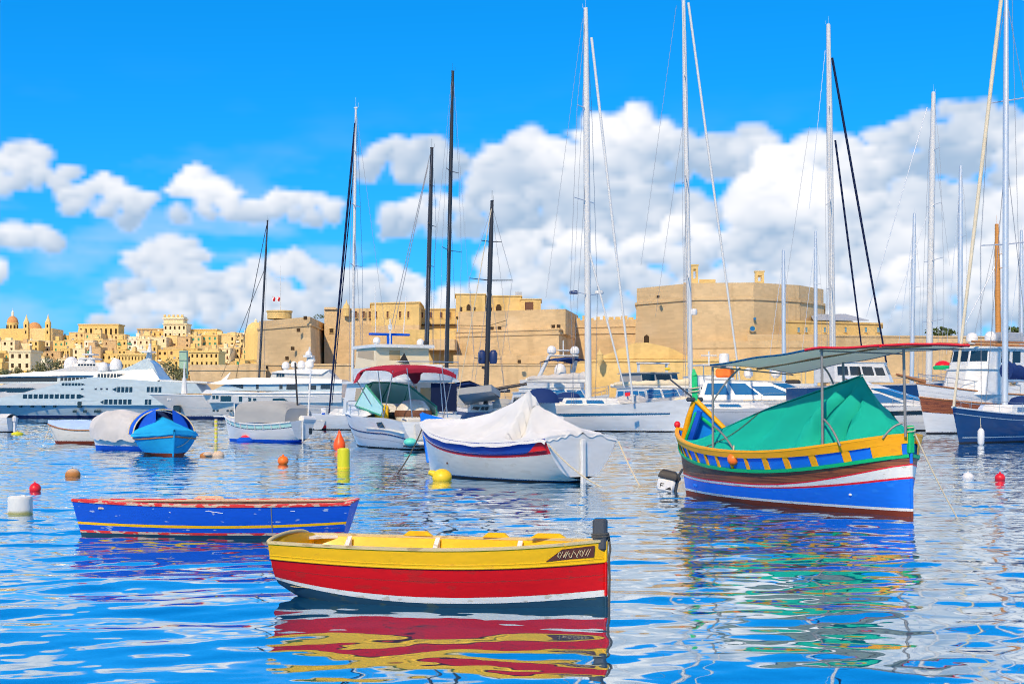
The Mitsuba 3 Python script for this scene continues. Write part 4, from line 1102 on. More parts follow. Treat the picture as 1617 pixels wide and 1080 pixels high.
def covered_boat():
    h = Hull(7.6, 2.9, (1.20, 1.04, 1.80, .35), draft=.30, stem=.55, trans=.03, sw=.85, tm=.42, pw=2.5, e=(.40, .34, .8), rise=(.10, 0))
    L = h.L
    t = Thing('open_boat', 'white open boat with blue and red stripes under a peaked white tarpaulin', 'boat', loc=(1.83 - .602 * 3.8, 37.2 + .799 * 3.8, 0), yaw=math.radians(127))
    t.add('bottom_paint', h.band(-.4, .055), 'rubber', 60)
    t.add('waterline_band', h.band(.055, .075, m=3, off=.003), 'glass_blue', 60)
    t.add('topsides', h.band(.075, lambda s: h.zs(s) - .40, m=10), 'gelcoat_cream', 60)
    t.add('red_stripe', h.band(lambda s: h.zs(s) - .40, lambda s: h.zs(s) - .335 + .30 * sm(.12, .02, s), m=3, off=.008, thick=True), 'plastic_red', 40)
    t.add('blue_strake', h.band(lambda s: h.zs(s) - .335 + .30 * sm(.12, .02, s), h.zs, m=6, off=.006), 'paint_navy_blue', 60)
    tr = t.add('transom', h.transom(0, .10), 'gelcoat')
    e = h.at(0, 1.0)
    t.add('rudder_post', box((e[0] - .05, 0, .52), (.10, .15, 1.30), ch=.03), 'gelcoat')
    t.add('stem_head', [tube([h.at(1.0, v, 1) for v in np.linspace(.3, 1.0, 6)] + [np.array([L / 2 - .05, 0, 1.64])], .07, 8)], 'paint_azure', 50)
    t.add('foredeck', h.deck(.02, .84, 1.0, .0, .03), 'paint_azure', 60)
    t.add('inner_liner', h.deck(-.3, .01, .98, .06, 0), 'gelcoat_grey')
    t.add('hawse_hole', tube([h.at(.955, .83, 1, -.01), h.at(.955, .83, 1, .02)], .06, 12), 'rubber')
    t.add('drain', tube([h.at(.62, h.vz(.62, .42), 1, -.02), h.at(.62, h.vz(.62, .42), 1, .012)], .045, 10), 'shutter_brown')
    n, m = 80, 61
    X = np.linspace(-L / 2 - .03, 2.85, n); pk = float(t.pin(838, 618, 0)[0]); q = np.linspace(-1, 1, m)
    P = np.zeros((n, m, 3))
    for i, x in enumerate(X):
        tt = min(max((x + L / 2) / L, 0), 1)
        b, ze = float(h.b(tt)) + .05, float(h.zs(tt))
        zr = np.interp(x, [-3.9, pk - 1.5, pk - .6, pk, pk + .8, pk + 1.9, pk + 3.2, 3.3], [1.36, 1.62, 1.98, 2.46, 2.10, 1.80, 1.62, 1.62])
        k = np.abs(q)
        z = ze + .03 + (zr - ze) * np.where(k < .88, 1 - (k / .93) ** 1.0, 1 - .88 / .93 - (k - .88) * .6) * 1.0
        z = z - .12 * np.sin(PI * np.clip(k / .9, 0, 1)) * (zr - ze)
        P[i, :, 0] = x; P[i, :, 1] = q * b; P[i, :, 2] = z - .10 * sm(.94, 1, k) * (.6 + .9 * meshkit.noise(np.array([x * 2.1, 3.3, 0])))
    wgt = np.sin(PI * np.clip(np.abs(q), 0, 1))[None, :]
    nz = meshkit.fbm(np.stack([P[..., 0] * 1.1, P[..., 1] * 1.5, 0 * P[..., 0]], -1), 4, 3) - .5
    P[..., 2] += .34 * nz * wgt
    # the deep fold falling from the peak to the port gunwale, and a smaller one aft
    for (c0, c1, wd, dp) in ((pk + .1, pk + 1.25, .16, .10), (pk, pk - 1.0, .16, -.20), (pk, pk + 2.1, .22, .14), (pk, pk - 1.9, .2, .14)):
        line = c0 + (c1 - c0) * np.abs(q)[None, :]
        P[..., 2] += dp * np.exp(-((P[..., 0] - line) / wd) ** 2) * wgt * (.35 + .65 * (q[None, :] > 0)) * (P[..., 2] > 1.0)
    xl = float(t.pin(795, 697, 1.35)[0])
    line = pk + .02 + (xl - pk) * np.abs(q)[None, :]                     # the sheet forward of the peak overlaps the after one
    d = line - P[..., 0]
    P[..., 2] -= np.where(d > 0, .62 * np.exp(-np.clip(d, 0, 9) / .28), 0) * (q[None, :] > -.2) * np.clip((.93 - np.abs(q)) * 1.4, 0, 1)[None, :]
    P[0, :, 2] -= .07 + .06 * np.sin(q * 9 + q * q * 4) ** 2; P[1, :, 2] -= .02
    tp = t.add('tarpaulin', grid(P), 'canvas_white', 75)
    t.add('tie_cord', [rope(h.at(a, h.vz(a, h.zs(a) - .06), 1, .03), h.at(b_, h.vz(b_, h.zs(b_) - .10), 1, .03), .02, .008) for a, b_ in ((.30, .36), (.36, .42), (.48, .53), (.60, .66))], 'rope_pale', parent=tp)
    c0 = t.world((e[0] - .02, e[1] - .05, 1.05)); c1 = t.world((e[0] - .02, -e[1] + .02, 1.08))
    r = Thing('mooring_rope', 'pale rope from the near corner of the covered white boat down across its transom', 'rope')
    r.add(None, rope(c0 + [.03, -.05, 0], W(955, 768, 36.0) - [0, 0, .06], .12, .022), 'rope_pale')
    r.add('chafe_sleeve', rope(W(908, 738, 36.4), W(938, 757, 36.1), .02, .034), 'plastic_lime') if False else None
    r = Thing('mooring_rope', 'pale rope from the far transom corner of the covered white boat into the water', 'rope')
    r.add(None, rope(c1 + [.03, -.03, 0], W(1012, 767, 36.2) - [0, 0, .06], .05, .022), 'rope_pale')
    r = Thing('mooring_rope', 'dark rope from the blue bow of the covered white boat into the water', 'rope')
    r.add(None, rope(t.world(h.at(.955, .83, 1, .02)), W(628, 744, 41.5) - [0, 0, .06], .10, .020), 'rope_dark')
    b = Thing('mooring_buoy', 'yellow ball buoy floating against the side of the covered white boat', 'buoy')
    p = W(698, 748, 38.6)
    b.add('ball', ball((p[0], p[1], .10), .27, .85, 16), 'plastic_yellow', 60)
    b.add('eye', tube([(p[0] - .22, p[1] - .05, .20), (p[0] - .36, p[1] - .08, .24)], [.10, .06], 10), 'plastic_yellow', 60)


red_boat(); blue_boat(); luzzu(); covered_boat()


# ---------------------------------------------------------------- buoys and floating things
def floating(px, py, D=None):
    D = D or EYE * F / (py - HY)
    p = W(px, py, D); p[2] = 0
    return p


def buoys():
    p = floating(55.5, 776)
    b = Thing('mooring_buoy', 'crimson ball buoy floating left of the blue rowing boat', 'buoy')
    b.add('ball', ball(p + [0, 0, .07], .135, 1, 16), 'plastic_red', 60)
    b.add('eye', tube([p + [-.03, -.02, .19], p + [0, -.02, .23], p + [.03, -.02, .19]], .012, 6), 'plastic_red')
    p = floating(32, 811)
    b = Thing('float_drum', 'grey white plastic drum float with weed at the waterline, far left foreground', 'float')
    b.add('drum', lathe([(0, -.1), (.225, -.1), (.232, -.05), (.225, .02), (.23, .10), (.225, .18), (.23, .28), (.215, .325), (.18, .335), (0, .335)], p, 28), 'tub_white', 40)
    b.add('bung', lathe([(.04, .33), (.04, .36), (0, .36)], p + [.08, -.04, 0], 10), 'plastic_white', 30)
    p = floating(115, 753)
    b = Thing('mooring_buoy', 'weathered white buoy with a rusty brown lower half', 'buoy')
    b.add('ball', ball(p + [0, 0, .05], .215, .88, 16), 'buoy_brown', 60)
    b.add('eye', tube([p + [-.03, -.02, .22], p + [0, -.02, .27], p + [.03, -.02, .22]], .012, 6), 'steel_dull')
    p = floating(447, 733)
    b = Thing('mooring_buoy', 'small orange ball buoy in front of the grey canopied boat', 'buoy')
    b.add('ball', ball(p + [0, 0, .12], .19, .92, 16), 'plastic_orange', 60)
    b.add('eye', ball(p + [0, 0, .31], .04, 1, 8), 'plastic_orange', 60)
    p = floating(542.5, 743)
    b = Thing('pillar_buoy', 'upright yellow green can buoy in front of the white motor cruiser', 'buoy')
    b.add('can', lathe([(0, -.2), (.19, -.2), (.195, 0), (.195, .62), (.18, .68), (.10, .71), (0, .715)], p, 24), 'plastic_lime', 40)
    b.add('band', lathe([(.197, .05), (.203, .06), (.203, .10), (.197, .11)], p, 24), 'plastic_yellow')
    p = floating(536, 707)
    b = Thing('cone_buoy', 'orange pear shaped buoy at the bow of the white motor cruiser', 'buoy')
    b.add('body', lathe([(0, -.2), (.25, -.15), (.29, .05), (.285, .2), (.22, .38), (.13, .56), (.085, .68), (.06, .76), (0, .79)], p, 22), 'plastic_orange_deep', 60)
    b.add('eye', tube([p + [-.05, 0, .76], p + [0, 0, .86], p + [.05, 0, .76]], .025, 6), 'plastic_orange_deep')
    p = floating(1528.5, 757)
    b = Thing('mooring_buoy', 'white ball buoy right of the painted fishing boat', 'buoy')
    b.add('ball', ball(p + [0, 0, .05], .16, .9, 16), 'plastic_white', 60)
    b.add('eye', ball(p + [0, 0, .19], .035, 1, 8), 'plastic_white', 60)
    p = floating(1579, 758)
    b = Thing('mooring_buoy', 'red ball buoy near the right edge', 'buoy')
    b.add('ball', ball(p + [0, 0, .06], .14, .95, 16), 'plastic_red', 60)
    b.add('eye', ball(p + [0, 0, .20], .03, 1, 8), 'plastic_red', 60)
    p = floating(27.5, 686)
    b = Thing('mooring_buoy', 'flat yellow float near the left edge', 'buoy')
    b.add('ball', ball(p + [0, 0, .03], .42, .38, 14), 'plastic_lime', 60)
    b.add('eye', ball(p + [0, 0, .19], .05, 1, 8), 'plastic_lime', 60)
    p = floating(388.5, 698)
    b = Thing('mooring_buoy', 'blue buoy with a red top beside the grey canopied boat', 'buoy')
    b.add('ball', ball(p + [0, 0, .06], .52, .50, 16), 'canvas_royal', 60)
    b.add('cap', ball(p + [0, 0, .20], .34, .55, 12), 'plastic_red', 60)
    p = floating(331, 721)
    b = Thing('weed_clump', 'pale brown clump of foam and weed floating before the channel post', 'weed clump')
    rng = np.random.default_rng(4)
    for k in range(7):
        q = p + [rng.uniform(-.55, .45), rng.uniform(-.25, .25), rng.uniform(.0, .10)]
        b.add('clump', ball(q, rng.uniform(.16, .27), rng.uniform(.45, .75), 10), ['canvas_pale', 'buoy_brown', 'paint_bare'][k % 3], 60)
    p = floating(341, 700)
    b = Thing('channel_post', 'thin yellow green banded marker post standing in the water', 'post')
    b.add('pole', tube([p + [0, 0, -.3], p + [0, 0, 1.30]], .085, 10), 'pale_ochre', 40)
    for k in range(6):
        b.add('band', tube([p + [0, 0, .08 + .21 * k], p + [0, 0, .17 + .21 * k]], .09, 10), 'plastic_lime')
    # outboard engine sticking out of the water behind the fishing boat
    D = EYE * F / (776 - HY)
    o = W(1050, 776, D); o[2] = 0
    t = Thing('outboard_motor', 'tilted outboard motor with black cowl top and white side beside the fishing boat', 'outboard motor', loc=o, yaw=math.radians(-12))
    R = trimesh.transformations.rotation_matrix(math.radians(12), [0, 1, 0])
    def tip(m): m = m.copy(); m.apply_transform(R); return m
    low = box((0, 0, .16), (.42, .36, .32), ch=.05)
    hi = trimesh.convex.convex_hull(np.array([(sx * a, sy * b_, z) for sx in (-1, 1) for sy in (-1, 1) for a, b_, z in ((.215, .185, .32), (.22, .19, .36), (.20, .17, .46), (.15, .12, .51))]))
    t.add('lower_cowl', tip(low), 'plastic_white', 40)
    t.add('upper_cowl', tip(hi), 'rubber', 40)
    t.add('side_marking', [tip(slab([(-.13, -.183, .20), (-.04, -.183, .20), (-.04, -.183, .18), (-.11, -.183, .18), (-.11, -.183, .15), (-.05, -.183, .15), (-.05, -.183, .13), (-.11, -.183, .13), (-.11, -.183, .09), (-.13, -.183, .09)], (0, -.004, 0))),
                           tip(slab([(.0, -.183, .07), (.16, -.183, .07), (.12, -.183, .15), (.06, -.183, .11)], (0, -.004, 0)))], 'rubber')
    t.add('leg', [tip(box((.23, 0, .16), (.09, .12, .62), ch=.03)), tip(tube([(.22, 0, .38), (.30, 0, .62)], .03, 8))], 'post_dark', 40)
    t.add('clamp', tip(box((.27, 0, .36), (.06, .24, .10), ch=.02)), 'rubber')


buoys()
# ---------------------------------------------------------------- yachts


def panels(t, part, B, Tp, mat_, wins=(), glass='glass_dark', proud=.02, parent=None, top=True, smooth=False):
    """A deckhouse: walls between a foot outline B and a head outline Tp (lists of 3D points), with windows (panel, u0, u1, v0, v1)."""
    B, Tp = np.asarray(B, float), np.asarray(Tp, float); k = len(B)
    ms = [trimesh.Trimesh([B[i], B[(i + 1) % k], Tp[(i + 1) % k], Tp[i]], [[0, 1, 2], [0, 2, 3]], process=False) for i in range(k)]
    if top: ms.append(poly3(Tp))
    key = t.add(part, ms, mat_, smooth, parent=parent)
    for (i, u0, u1, v0, v1, *sl) in wins:
        a, b, c, d = B[i], B[(i + 1) % k], Tp[(i + 1) % k], Tp[i]
        P = lambda u, v: (a + (b - a) * u) * (1 - v) + (d + (c - d) * u) * v
        n = np.cross(b - a, d - a); n /= np.linalg.norm(n); n *= proud
        s0, s1 = (sl + [0, 0])[:2]
        q = [P(u0, v0), P(u1 + s1, v0), P(u1, v1), P(u0 + s0, v1)]
        if n @ (a - (B.mean(0) + Tp.mean(0)) / 2) < 0: n = -n
        t.add('window', slab([x - n for x in q], 2 * n), glass, parent=None if parent else key)
    return key


def house(t, part, x0, x1, z0, z1, w0, w1, rf, ra, cf, mat_, side=(), front=None, aft=None, glass='glass_dark', roof=.12, roof_mat=None, nose=.45, sheer=0.0, parent=None):
    B = [(x0, -w0, z0), (x1 - cf, -w0, z0), (x1, -w0 * nose, z0), (x1, w0 * nose, z0), (x1 - cf, w0, z0), (x0, w0, z0)]
    Tp = [(x0 + ra, -w1, z1), (x1 - cf * .9 - rf, -w1, z1 - sheer), (x1 - rf, -w1 * nose, z1 - sheer), (x1 - rf, w1 * nose, z1 - sheer), (x1 - cf * .9 - rf, w1, z1 - sheer), (x0 + ra, w1, z1)]
    wins = [(p, *w) for w in side for p in (0,)] + [(4, 1 - w[1], 1 - w[0], w[2], w[3], *([(-w[5]) if len(w) > 5 else 0, -w[4]] if len(w) > 4 else [])) for w in side]
    if front: wins += [(p, .06, .94, front[0], front[1]) for p in (1, 2, 3)]
    if aft: wins += [(5, *a) for a in aft]
    k = panels(t, part, B, Tp, mat_, wins, glass, parent=parent)
    if roof:
        o = [(x * 1.0 + (-roof if i in (0, 5) else roof), y * (1 + roof / max(w1, .3)), z) for i, (x, y, z) in enumerate(Tp)]
        t.add('roof', slab(o, (0, 0, max(.06, roof * .5))), roof_mat or mat_, parent=k if not parent else None)
    return k


def rail_line(pts, h, r=.018, step=1):
    """Guard rail with stanchions along deck-edge points."""
    pts = np.asarray(pts, float)
    up = pts + [0, 0, h]
    out = [tube(up, r, 5), tube(pts + [0, 0, h * .5], r * .6, 4)]
    for p in pts[::step]: out.append(tube([p, p + [0, 0, h]], r * .8, 5))
    return cat(out)


def dome(t, p, r, mat_='plastic_white', h=1.0, parent=None):
    t.add('radar_dome', lathe([(r * .55, -r * 1.0), (r * .62, -r * .75), (r * .95, -r * .55), (r, 0), (r * .92, r * .42 * h), (r * .66, r * .78 * h), (r * .3, r * .96 * h), (0, r * h)], p, 16), mat_, 50, parent=parent)


def hull_parts(t, h, top_mat, boot='rubber', z_boot=.12, band=None, deck_mat='gelcoat', stripe=None, deck_dz=-.02):
    t.add('bottom_paint', h.band(-.6, z_boot, n=30, m=4), boot, 60)
    zt = h.zs
    if band:
        t.add('waterline_band', h.band(z_boot, z_boot + band[1], n=30, m=3, off=.004), band[0], 60)
    t.add('topsides', h.band(z_boot + (band[1] if band else 0), zt, n=44, m=10), top_mat, 60)
    if stripe:
        t.add('stripe', h.band(stripe[1], stripe[2], n=40, m=3, off=.015, t0=stripe[3] if len(stripe) > 3 else .02, t1=stripe[4] if len(stripe) > 4 else .97), stripe[0], 60)
    t.add('transom', h.transom(0), top_mat)
    t.add('deck', h.deck(deck_dz, 0, .995), deck_mat, 40)


def rig(t, base, top, r0, r1, mat_, spreaders=(), stays=(), yaw_t=0.0, deck_pts=None, wire_r=.017, wire='wire'):
    """Mast from base to top (world points), spreaders (row in the photo, half length m), wires to the deck."""
    base, top = np.array(base, float), np.array(top, float)
    D = base[1]
    lo = t.local(base); hi = t.local(top)
    m = t.add('mast', tube([lo, lo + (hi - lo) * .75, hi], [r0, r0 * .96, r1], 10), mat_, 60)
    t.add('masthead', [box(hi + [0, 0, .06], (.30, .16, .10)), tube([hi, hi + [0, 0, .9]], .012, 5), tube([hi + [-.25, 0, .10], hi + [-.25, 0, .45]], .012, 5)], mat_, parent=m)
    tips = {1: [hi - [0, 0, .3]], -1: [hi - [0, 0, .3]]}
    for (py, hl) in sorted(spreaders):
        k = (EYE - (py - HY) * D / F - base[2]) / (top[2] - base[2])
        c = lo + (hi - lo) * k
        for s in (1, -1):
            q = c + np.array([-.12 * hl, s * hl, .04 * hl])
            t.add('spreader', tube([c, q], [.045, .03], 6), mat_ if mat_ in ('carbon', 'mast_wood') else 'alloy', parent=m)
            tips[s].append(q)
    if deck_pts is not None:
        for s in (1, -1):
            pts = tips[s] + [np.array([deck_pts[0], s * deck_pts[1], deck_pts[2]])]
            t.add('shroud', tube(pts, wire_r, 5), wire, parent=m)
            if len(pts) > 2:
                mid = lo + (hi - lo) * .62
                t.add('lower_shroud', tube([mid, np.array([deck_pts[0] - .3, s * deck_pts[1] * .95, deck_pts[2]])], wire_r, 5), wire, parent=m)
    for (p, q, r, mt) in stays:
        t.add('stay' if r < .03 else 'furled_sail', tube([t.local(p), t.local(np.array(p) * .5 + np.array(q) * .5), t.local(q)], [r, r, r * .7], 8), mt, 60, parent=m)
    return m


def sail_yacht(label, mast_px, D, L, yaw, fb, hullmat, mast_top, mast_r, mastmat='alloy_white', spreaders=(), stays=(), mx=.08, boom=None, boot='rubber', band=None, stripe=None, cabin='gelcoat', glass='glass_dark', base_py=None, group=None, hatch=None, B=None):
    """mast_px: photo column of the mast's foot; mast_top: (column, row) of its head."""
    yw = math.radians(yaw)
    B = B or .27 * L
    foot = W(mast_px, HY, D)
    t = Thing('sailing_yacht', label, 'sailing yacht', loc=(foot[0] - math.cos(yw) * mx * L, foot[1] - math.sin(yw) * mx * L, 0), yaw=yw, group=group)
    h = Hull(L, B, (fb * .92, fb * .86, fb * 1.12), draft=.4, stem=.07 * L, trans=.04 * L, sw=.70, tm=.40, pw=2.0, e=(.38, .36, .75))
    hull_parts(t, h, hullmat, boot, .10, band, 'gelcoat', stripe)
    zd = fb * .86 + .03
    c = house(t, 'coachroof', -.12 * L, .22 * L, zd, zd + .55, .30 * B, .25 * B, .05 * L, .01 * L, .06 * L, cabin, side=[(.08, .40, .25, .72), (.48, .80, .25, .72)], glass=glass, roof=0, nose=.35)
    t.add('cockpit_coaming', [box((-.26 * L, s * .24 * B, zd + .12), (.24 * L, .10, .34), ch=.04) for s in (1,)], 'gelcoat')
    t.add('cockpit_coaming', [box((-.26 * L, -.24 * B, zd + .12), (.24 * L, .10, .34), ch=.04)], 'gelcoat')
    t.add('sprayhood', lathe([(0, 0), (.22 * B, 0), (.21 * B, .35), (.16 * B, .62), (.07 * B, .72), (0, .74)], (-.12 * L, 0, zd + .30), 14), hatch or 'canvas_navy', 60)
    tt = np.linspace(.05, .98, 14)
    for s in (1, -1):
        t.add('guard_rail', rail_line(h.at(tt, 1.0, s, -.06), .60, .014, 2), 'steel')
    base = t.world((mx * L, 0, zd + .5))
    top = W(mast_top[0], mast_top[1], base[1])
    if mast_top[0] is None: top = base + [0, 0, 1]
    m = rig(t, base, top, mast_r, mast_r * .65, mastmat, spreaders, stays, yw, (mx * L - .3, .42 * B, zd))
    if boom:
        z = zd + 1.9
        b = t.add('boom', tube([(mx * L - .1, 0, z), (mx * L - boom[0], 0, z + .1)], mast_r * .7, 8), mastmat if mastmat != 'mast_wood' else 'mast_wood', 60)
        n = 20
        xs = np.linspace(mx * L - .15, mx * L - boom[0] * .96, n)
        hts = [(.62 - .30 * k / n) * boom[1] * (1 + .10 * math.sin(k * 1.9)) for k in range(n)]
        ring = np.linspace(0, 2 * PI, 11)[:-1]
        P = [[(x, .22 * boom[1] * math.cos(a) * (1 + .2 * math.sin(2 * x)), z + .05 + hh * (.5 + .5 * math.sin(a))) for a in ring] for x, hh in zip(xs, hts)]
        P = [[tuple(np.mean(P[0], 0))] * 10] + P + [[tuple(np.mean(P[-1], 0))] * 10]
        t.add('sail_cover', grid(P, True), boom[2], 60, parent=b)
    return t, h


BIG = 'tall masted yachts behind the motor boats'


def build_sailers():
    st = lambda a, b, D, r, m: (W(*a, D), W(*b, D), r, m)
    sail_yacht('sailing yacht with a slim dark mast behind the right hand superyacht', 407, 252, 24, 176, 1.9, 'gelcoat', (422.5, 349), .20, 'carbon', [(440, .9)], [st((421, 356), (372, 600), 252, .06, 'carbon'), st((420, 420), (350, 595), 252, .05, 'carbon')], boom=(7, 1.0, 'canvas_grey'))
    sail_yacht('sailing yacht with white mast and navy furled sail left of the flybridge cruiser', 556, 118, 15, 168, 1.4, 'gelcoat', (562, 172), .13, 'alloy_white', [(240, .6), (325, 1.1), (420, 1.65)], [st((561, 195), (519, 660), 118, .10, 'canvas_ink'), st((560, 250), (524, 640), 118, .05, 'canvas_ink'), st((563, 180), (614, 560), 118, .014, 'wire')], boom=(5, 1, 'canvas_navy'))
    sail_yacht('sailing yacht with a thick dark grey mast behind the flybridge cruiser', 671, 132, 17, 170, 1.5, 'gelcoat', (682, 235), .22, 'carbon', [(293, 1.0), (356, 1.7), (420, 1.5)], [st((679, 245), (612, 540), 132, .035, 'wire'), st((676, 262), (622, 520), 132, .035, 'wire')], boom=(5.5, 1, 'canvas_grey'))
    sail_yacht('sailing yacht with the tallest slim black mast behind the burgundy canopied cruiser', 704, 146, 22, 160, 1.7, 'gelcoat_navy', (715, 114), .21, 'carbon', [(271, 1.7), (396, 2.6)], [st((716, 120), (748, 560), 146, .014, 'wire'), st((713, 125), (668, 600), 146, .014, 'wire')], boom=(7, 1, 'canvas_grey'))
    t, h = sail_yacht('navy hulled sailing yacht with dark mast, long dark boom and grey cockpit cover', 767, 112, 15, 118, 1.75, 'gelcoat_navy', (777, 319), .20, 'carbon', [(382, .9), (443, 1.9), (567, 1.2)], [st((776, 330), (716, 668), 106, .035, 'rope_pale'), st((777, 330), (806, 560), 112, .014, 'wire')], hatch='canvas_grey')
    t.add('boom', tube([t.local(W(769, 617, 111)), t.local(W(832, 606, 111))], [.14, .11], 8), 'carbon', 60)
    for px in (761, 779):
        p = t.local(W(px, 564, 112)); t.add('radar_dome', lathe([(0, -.55), (.27, -.5), (.32, -.2), (.32, .3), (.2, .52), (0, .58)], p, 14), 'plastic_navy', 50)
    t.add('spreader_lamp', [tube([t.local(W(770, 583, 112)), t.local(W(761, 580, 112))], .10, 8)], 'carbon')
    t.add('awning', slab([t.local(W(715, 610, 108)), t.local(W(742, 606, 108)), t.local(W(790, 618, 113)), t.local(W(765, 630, 113))], (0, 0, .10)), 'canvas_navy')
    t.add('cockpit_cover', slab([t.local(W(722, 624, 106)), t.local(W(776, 618, 106)), t.local(W(790, 628, 112)), t.local(W(735, 640, 112))], (0, 0, .5)), 'canvas_grey')
    # grey white yacht with bow to the right
    t, h = sail_yacht('large grey white sailing yacht with thick white mast, bow pointing right behind the covered boat', 929, 112, 17.5, -28, 2.35, 'gelcoat_pale', (925, 15), .26, 'alloy_white', [(172, 1.35), (318, 1.95), (465, 2.5)],
                      [st((934, 60), (1000, 636), 108, .11, 'alloy_white'), st((931, 400), (986, 612), 108, .085, 'alloy_white'), st((920, 30), (862, 470), 112, .014, 'wire'), st((926, 30), (905, 480), 112, .014, 'wire')],
                      mx=-.02, boom=(5.5, 1.1, 'canvas_pale'), boot='rubber', stripe=('edging_blue', lambda s: 1.0 + .38 * s, lambda s: 1.34 + .14 * s, .03, .90), glass='glass_blue')
    for px, mt in ((906, 'plastic_navy'), (946, 'alloy_white')):
        t.add('spreader_radar', lathe([(0, -.12), (.34, -.12), (.36, 0), (.30, .14), (0, .16)], t.local(W(px, 462, 112)), 14), mt, 40)
    a = h.at(1.0, .93, 1)
    t.add('anchor', [tube([a + [-.3, 0, .1], a + [.35, 0, -.2]], .06, 6), tube([a + [.35, .35, -.35], a + [.45, 0, -.2], a + [.35, -.35, -.35]], .07, 6)], 'steel')
    t.add('dinghy_cover', [lathe([(0, 0), (1.2, .0), (1.25, .25), (.9, .55), (.3, .68), (0, .7)], (3.3, 0, 2.2), 16)], 'canvas_pale', 60)
    t.add('flag', slab([t.local(W(987, 620, 106)), t.local(W(995, 619, 106)), t.local(W(995, 625, 106)), t.local(W(987, 626, 106))], (0, .02, 0)), 'plastic_red')
    # long white hull
    t, h = sail_yacht('long white hulled sailing yacht with a very tall white mast behind the painted fishing boat', 1091, 124, 22, -4, 2.0, 'gelcoat', (1079, -14), .23, 'alloy_white', [(122, 1.0), (285, 2.4), (440, 2.6)],
                      [st((1087, 5), (1168, 600), 124, .11, 'alloy_white'), st((1068, 10), (1012, 420), 124, .016, 'wire'), st((1078, 200), (1035, 500), 124, .016, 'wire')], mx=-.10, boom=(7, 1.1, 'canvas_cream'), boot='rubber', stripe=('gelcoat_grey', 1.42, 1.50), glass='glass_blue', hatch='canvas_cream')
    t.add('mast_radar', lathe([(0, -.3), (.28, -.3), (.34, 0), (.28, .2), (0, .25)], t.local(W(1095, 492, 124)), 12), 'plastic_white', 40)
    t.add('fender', ball(t.local(W(1021, 657, 118)), .38, 1.2, 12), 'plastic_navy', 60)
    # masts behind the awning
    sail_yacht('white sailing yacht, thick white mast and two navy furled sails above the awning', 1316, 150, 22, -8, 1.8, 'gelcoat', (1308, 40), .33, 'alloy_white', [(172, 1.4), (320, 2.6), (455, 2.9)],
               [st((1314, 92), (1400, 575), 150, .13, 'canvas_ink'), st((1319, 222), (1362, 560), 150, .11, 'canvas_ink'), st((1303, 80), (1278, 330), 150, .03, 'alloy'), st((1278, 200), (1228, 540), 150, .016, 'wire')], mx=.0, boom=(7, 1, 'canvas_cream'))
    sail_yacht('sailing yacht with a thick cream mast right of the two navy furled sails', 1466, 158, 22, 186, 1.8, 'gelcoat', (1474, 147), .36, 'alloy_white', [(238, 1.5), (325, 2.1), (412, 2.7), (508, 2.9)],
               [st((1464, 170), (1368, 500), 158, .05, 'alloy'), st((1468, 330), (1400, 520), 158, .03, 'alloy'), st((1478, 250), (1500, 420), 158, .016, 'wire')], boom=(7, 1, 'canvas_cream'))
    for (px, D, tx, ty, r, sp, lab) in ((1439, 200, 1444, 338, .30, [(403, 1.0), (455, 2.0)], 'distant yacht with pale mast left of the thick cream mast'), (1516, 190, 1517, 263, .32, [(318, 1.0), (375, 1.4)], 'distant yacht with pale slender mast between the cream mast and wooden mast'),
                                        (1238, 230, 1237, 395, .34, [(480, 1.6)], 'distant yacht with short grey mast over the polygonal bastion'), (1288, 235, 1288, 366, .30, [(450, 2.0), (500, 2.2)], 'distant yacht with grey mast left of the navy furled sails'),
                                        (1613, 180, 1613, 365, .28, [(420, 1.0)], 'distant yacht whose mast stands at the right picture edge')):
        sail_yacht(lab, px, D, 14, 186, 1.4, 'gelcoat', (tx, ty), r, 'alloy', sp, [st((tx, ty + 8), (px - 22, 560), D, .04, 'alloy')], boom=(4, .9, 'canvas_cream'))
    # blue sloop at the right edge
    t, h = sail_yacht('blue hulled sailing yacht with white fender and cream furled sail at right edge', 1587, 79.5, 13.6, 226, 1.75, 'gelcoat_navy', (1589, -12), .17, 'alloy', [(160, 1.05), (386, 1.55)],
                      [st((1582, -10), (1506, 642), 74.4, .105, 'canvas_cream'), st((1598, -10), (1612, 540), 79, .014, 'wire')], mx=.04, boom=(4.6, 1.6, 'canvas_navy'), stripe=('gelcoat_ice', .30, .36), glass='glass_blue', band=('gelcoat_navy', .02))
    t.add('sheer_line', h.band(lambda s: h.zs(s) - .34, lambda s: h.zs(s) - .30, n=40, m=3, off=.012), 'gelcoat_ice', 60)
    t.add('toe_rail', h.rail(h.zs, .05, .0, 1.0), 'gelcoat', 60)
    g = Thing('fender', 'long white fender hanging on the side of the blue hulled sailing yacht', 'fender')
    p = W(1549, 690, 73.0)
    g.add('body', lathe([(0, -.46), (.07, -.44), (.16, -.33), (.175, 0), (.16, .33), (.07, .44), (0, .46)], p, 16), 'plastic_white', 60)
    g.add('lanyard', tube([p + [0, 0, .44], p + [0, .1, 1.0]], .018, 5), 'rope_pale')
    # wooden mast
    t, h = sail_yacht('classic yacht with a varnished orange wooden mast near the right edge', 1578, 128, 15, 190, 1.5, 'gelcoat', (1574, 356), .26, 'mast_wood', [(403, .7), (425, 1.1)], [st((1573, 372), (1532, 560), 128, .02, 'wire'), st((1572, 420), (1520, 520), 128, .05, 'alloy')], boom=(5, 1, 'canvas_cream'))


build_sailers()


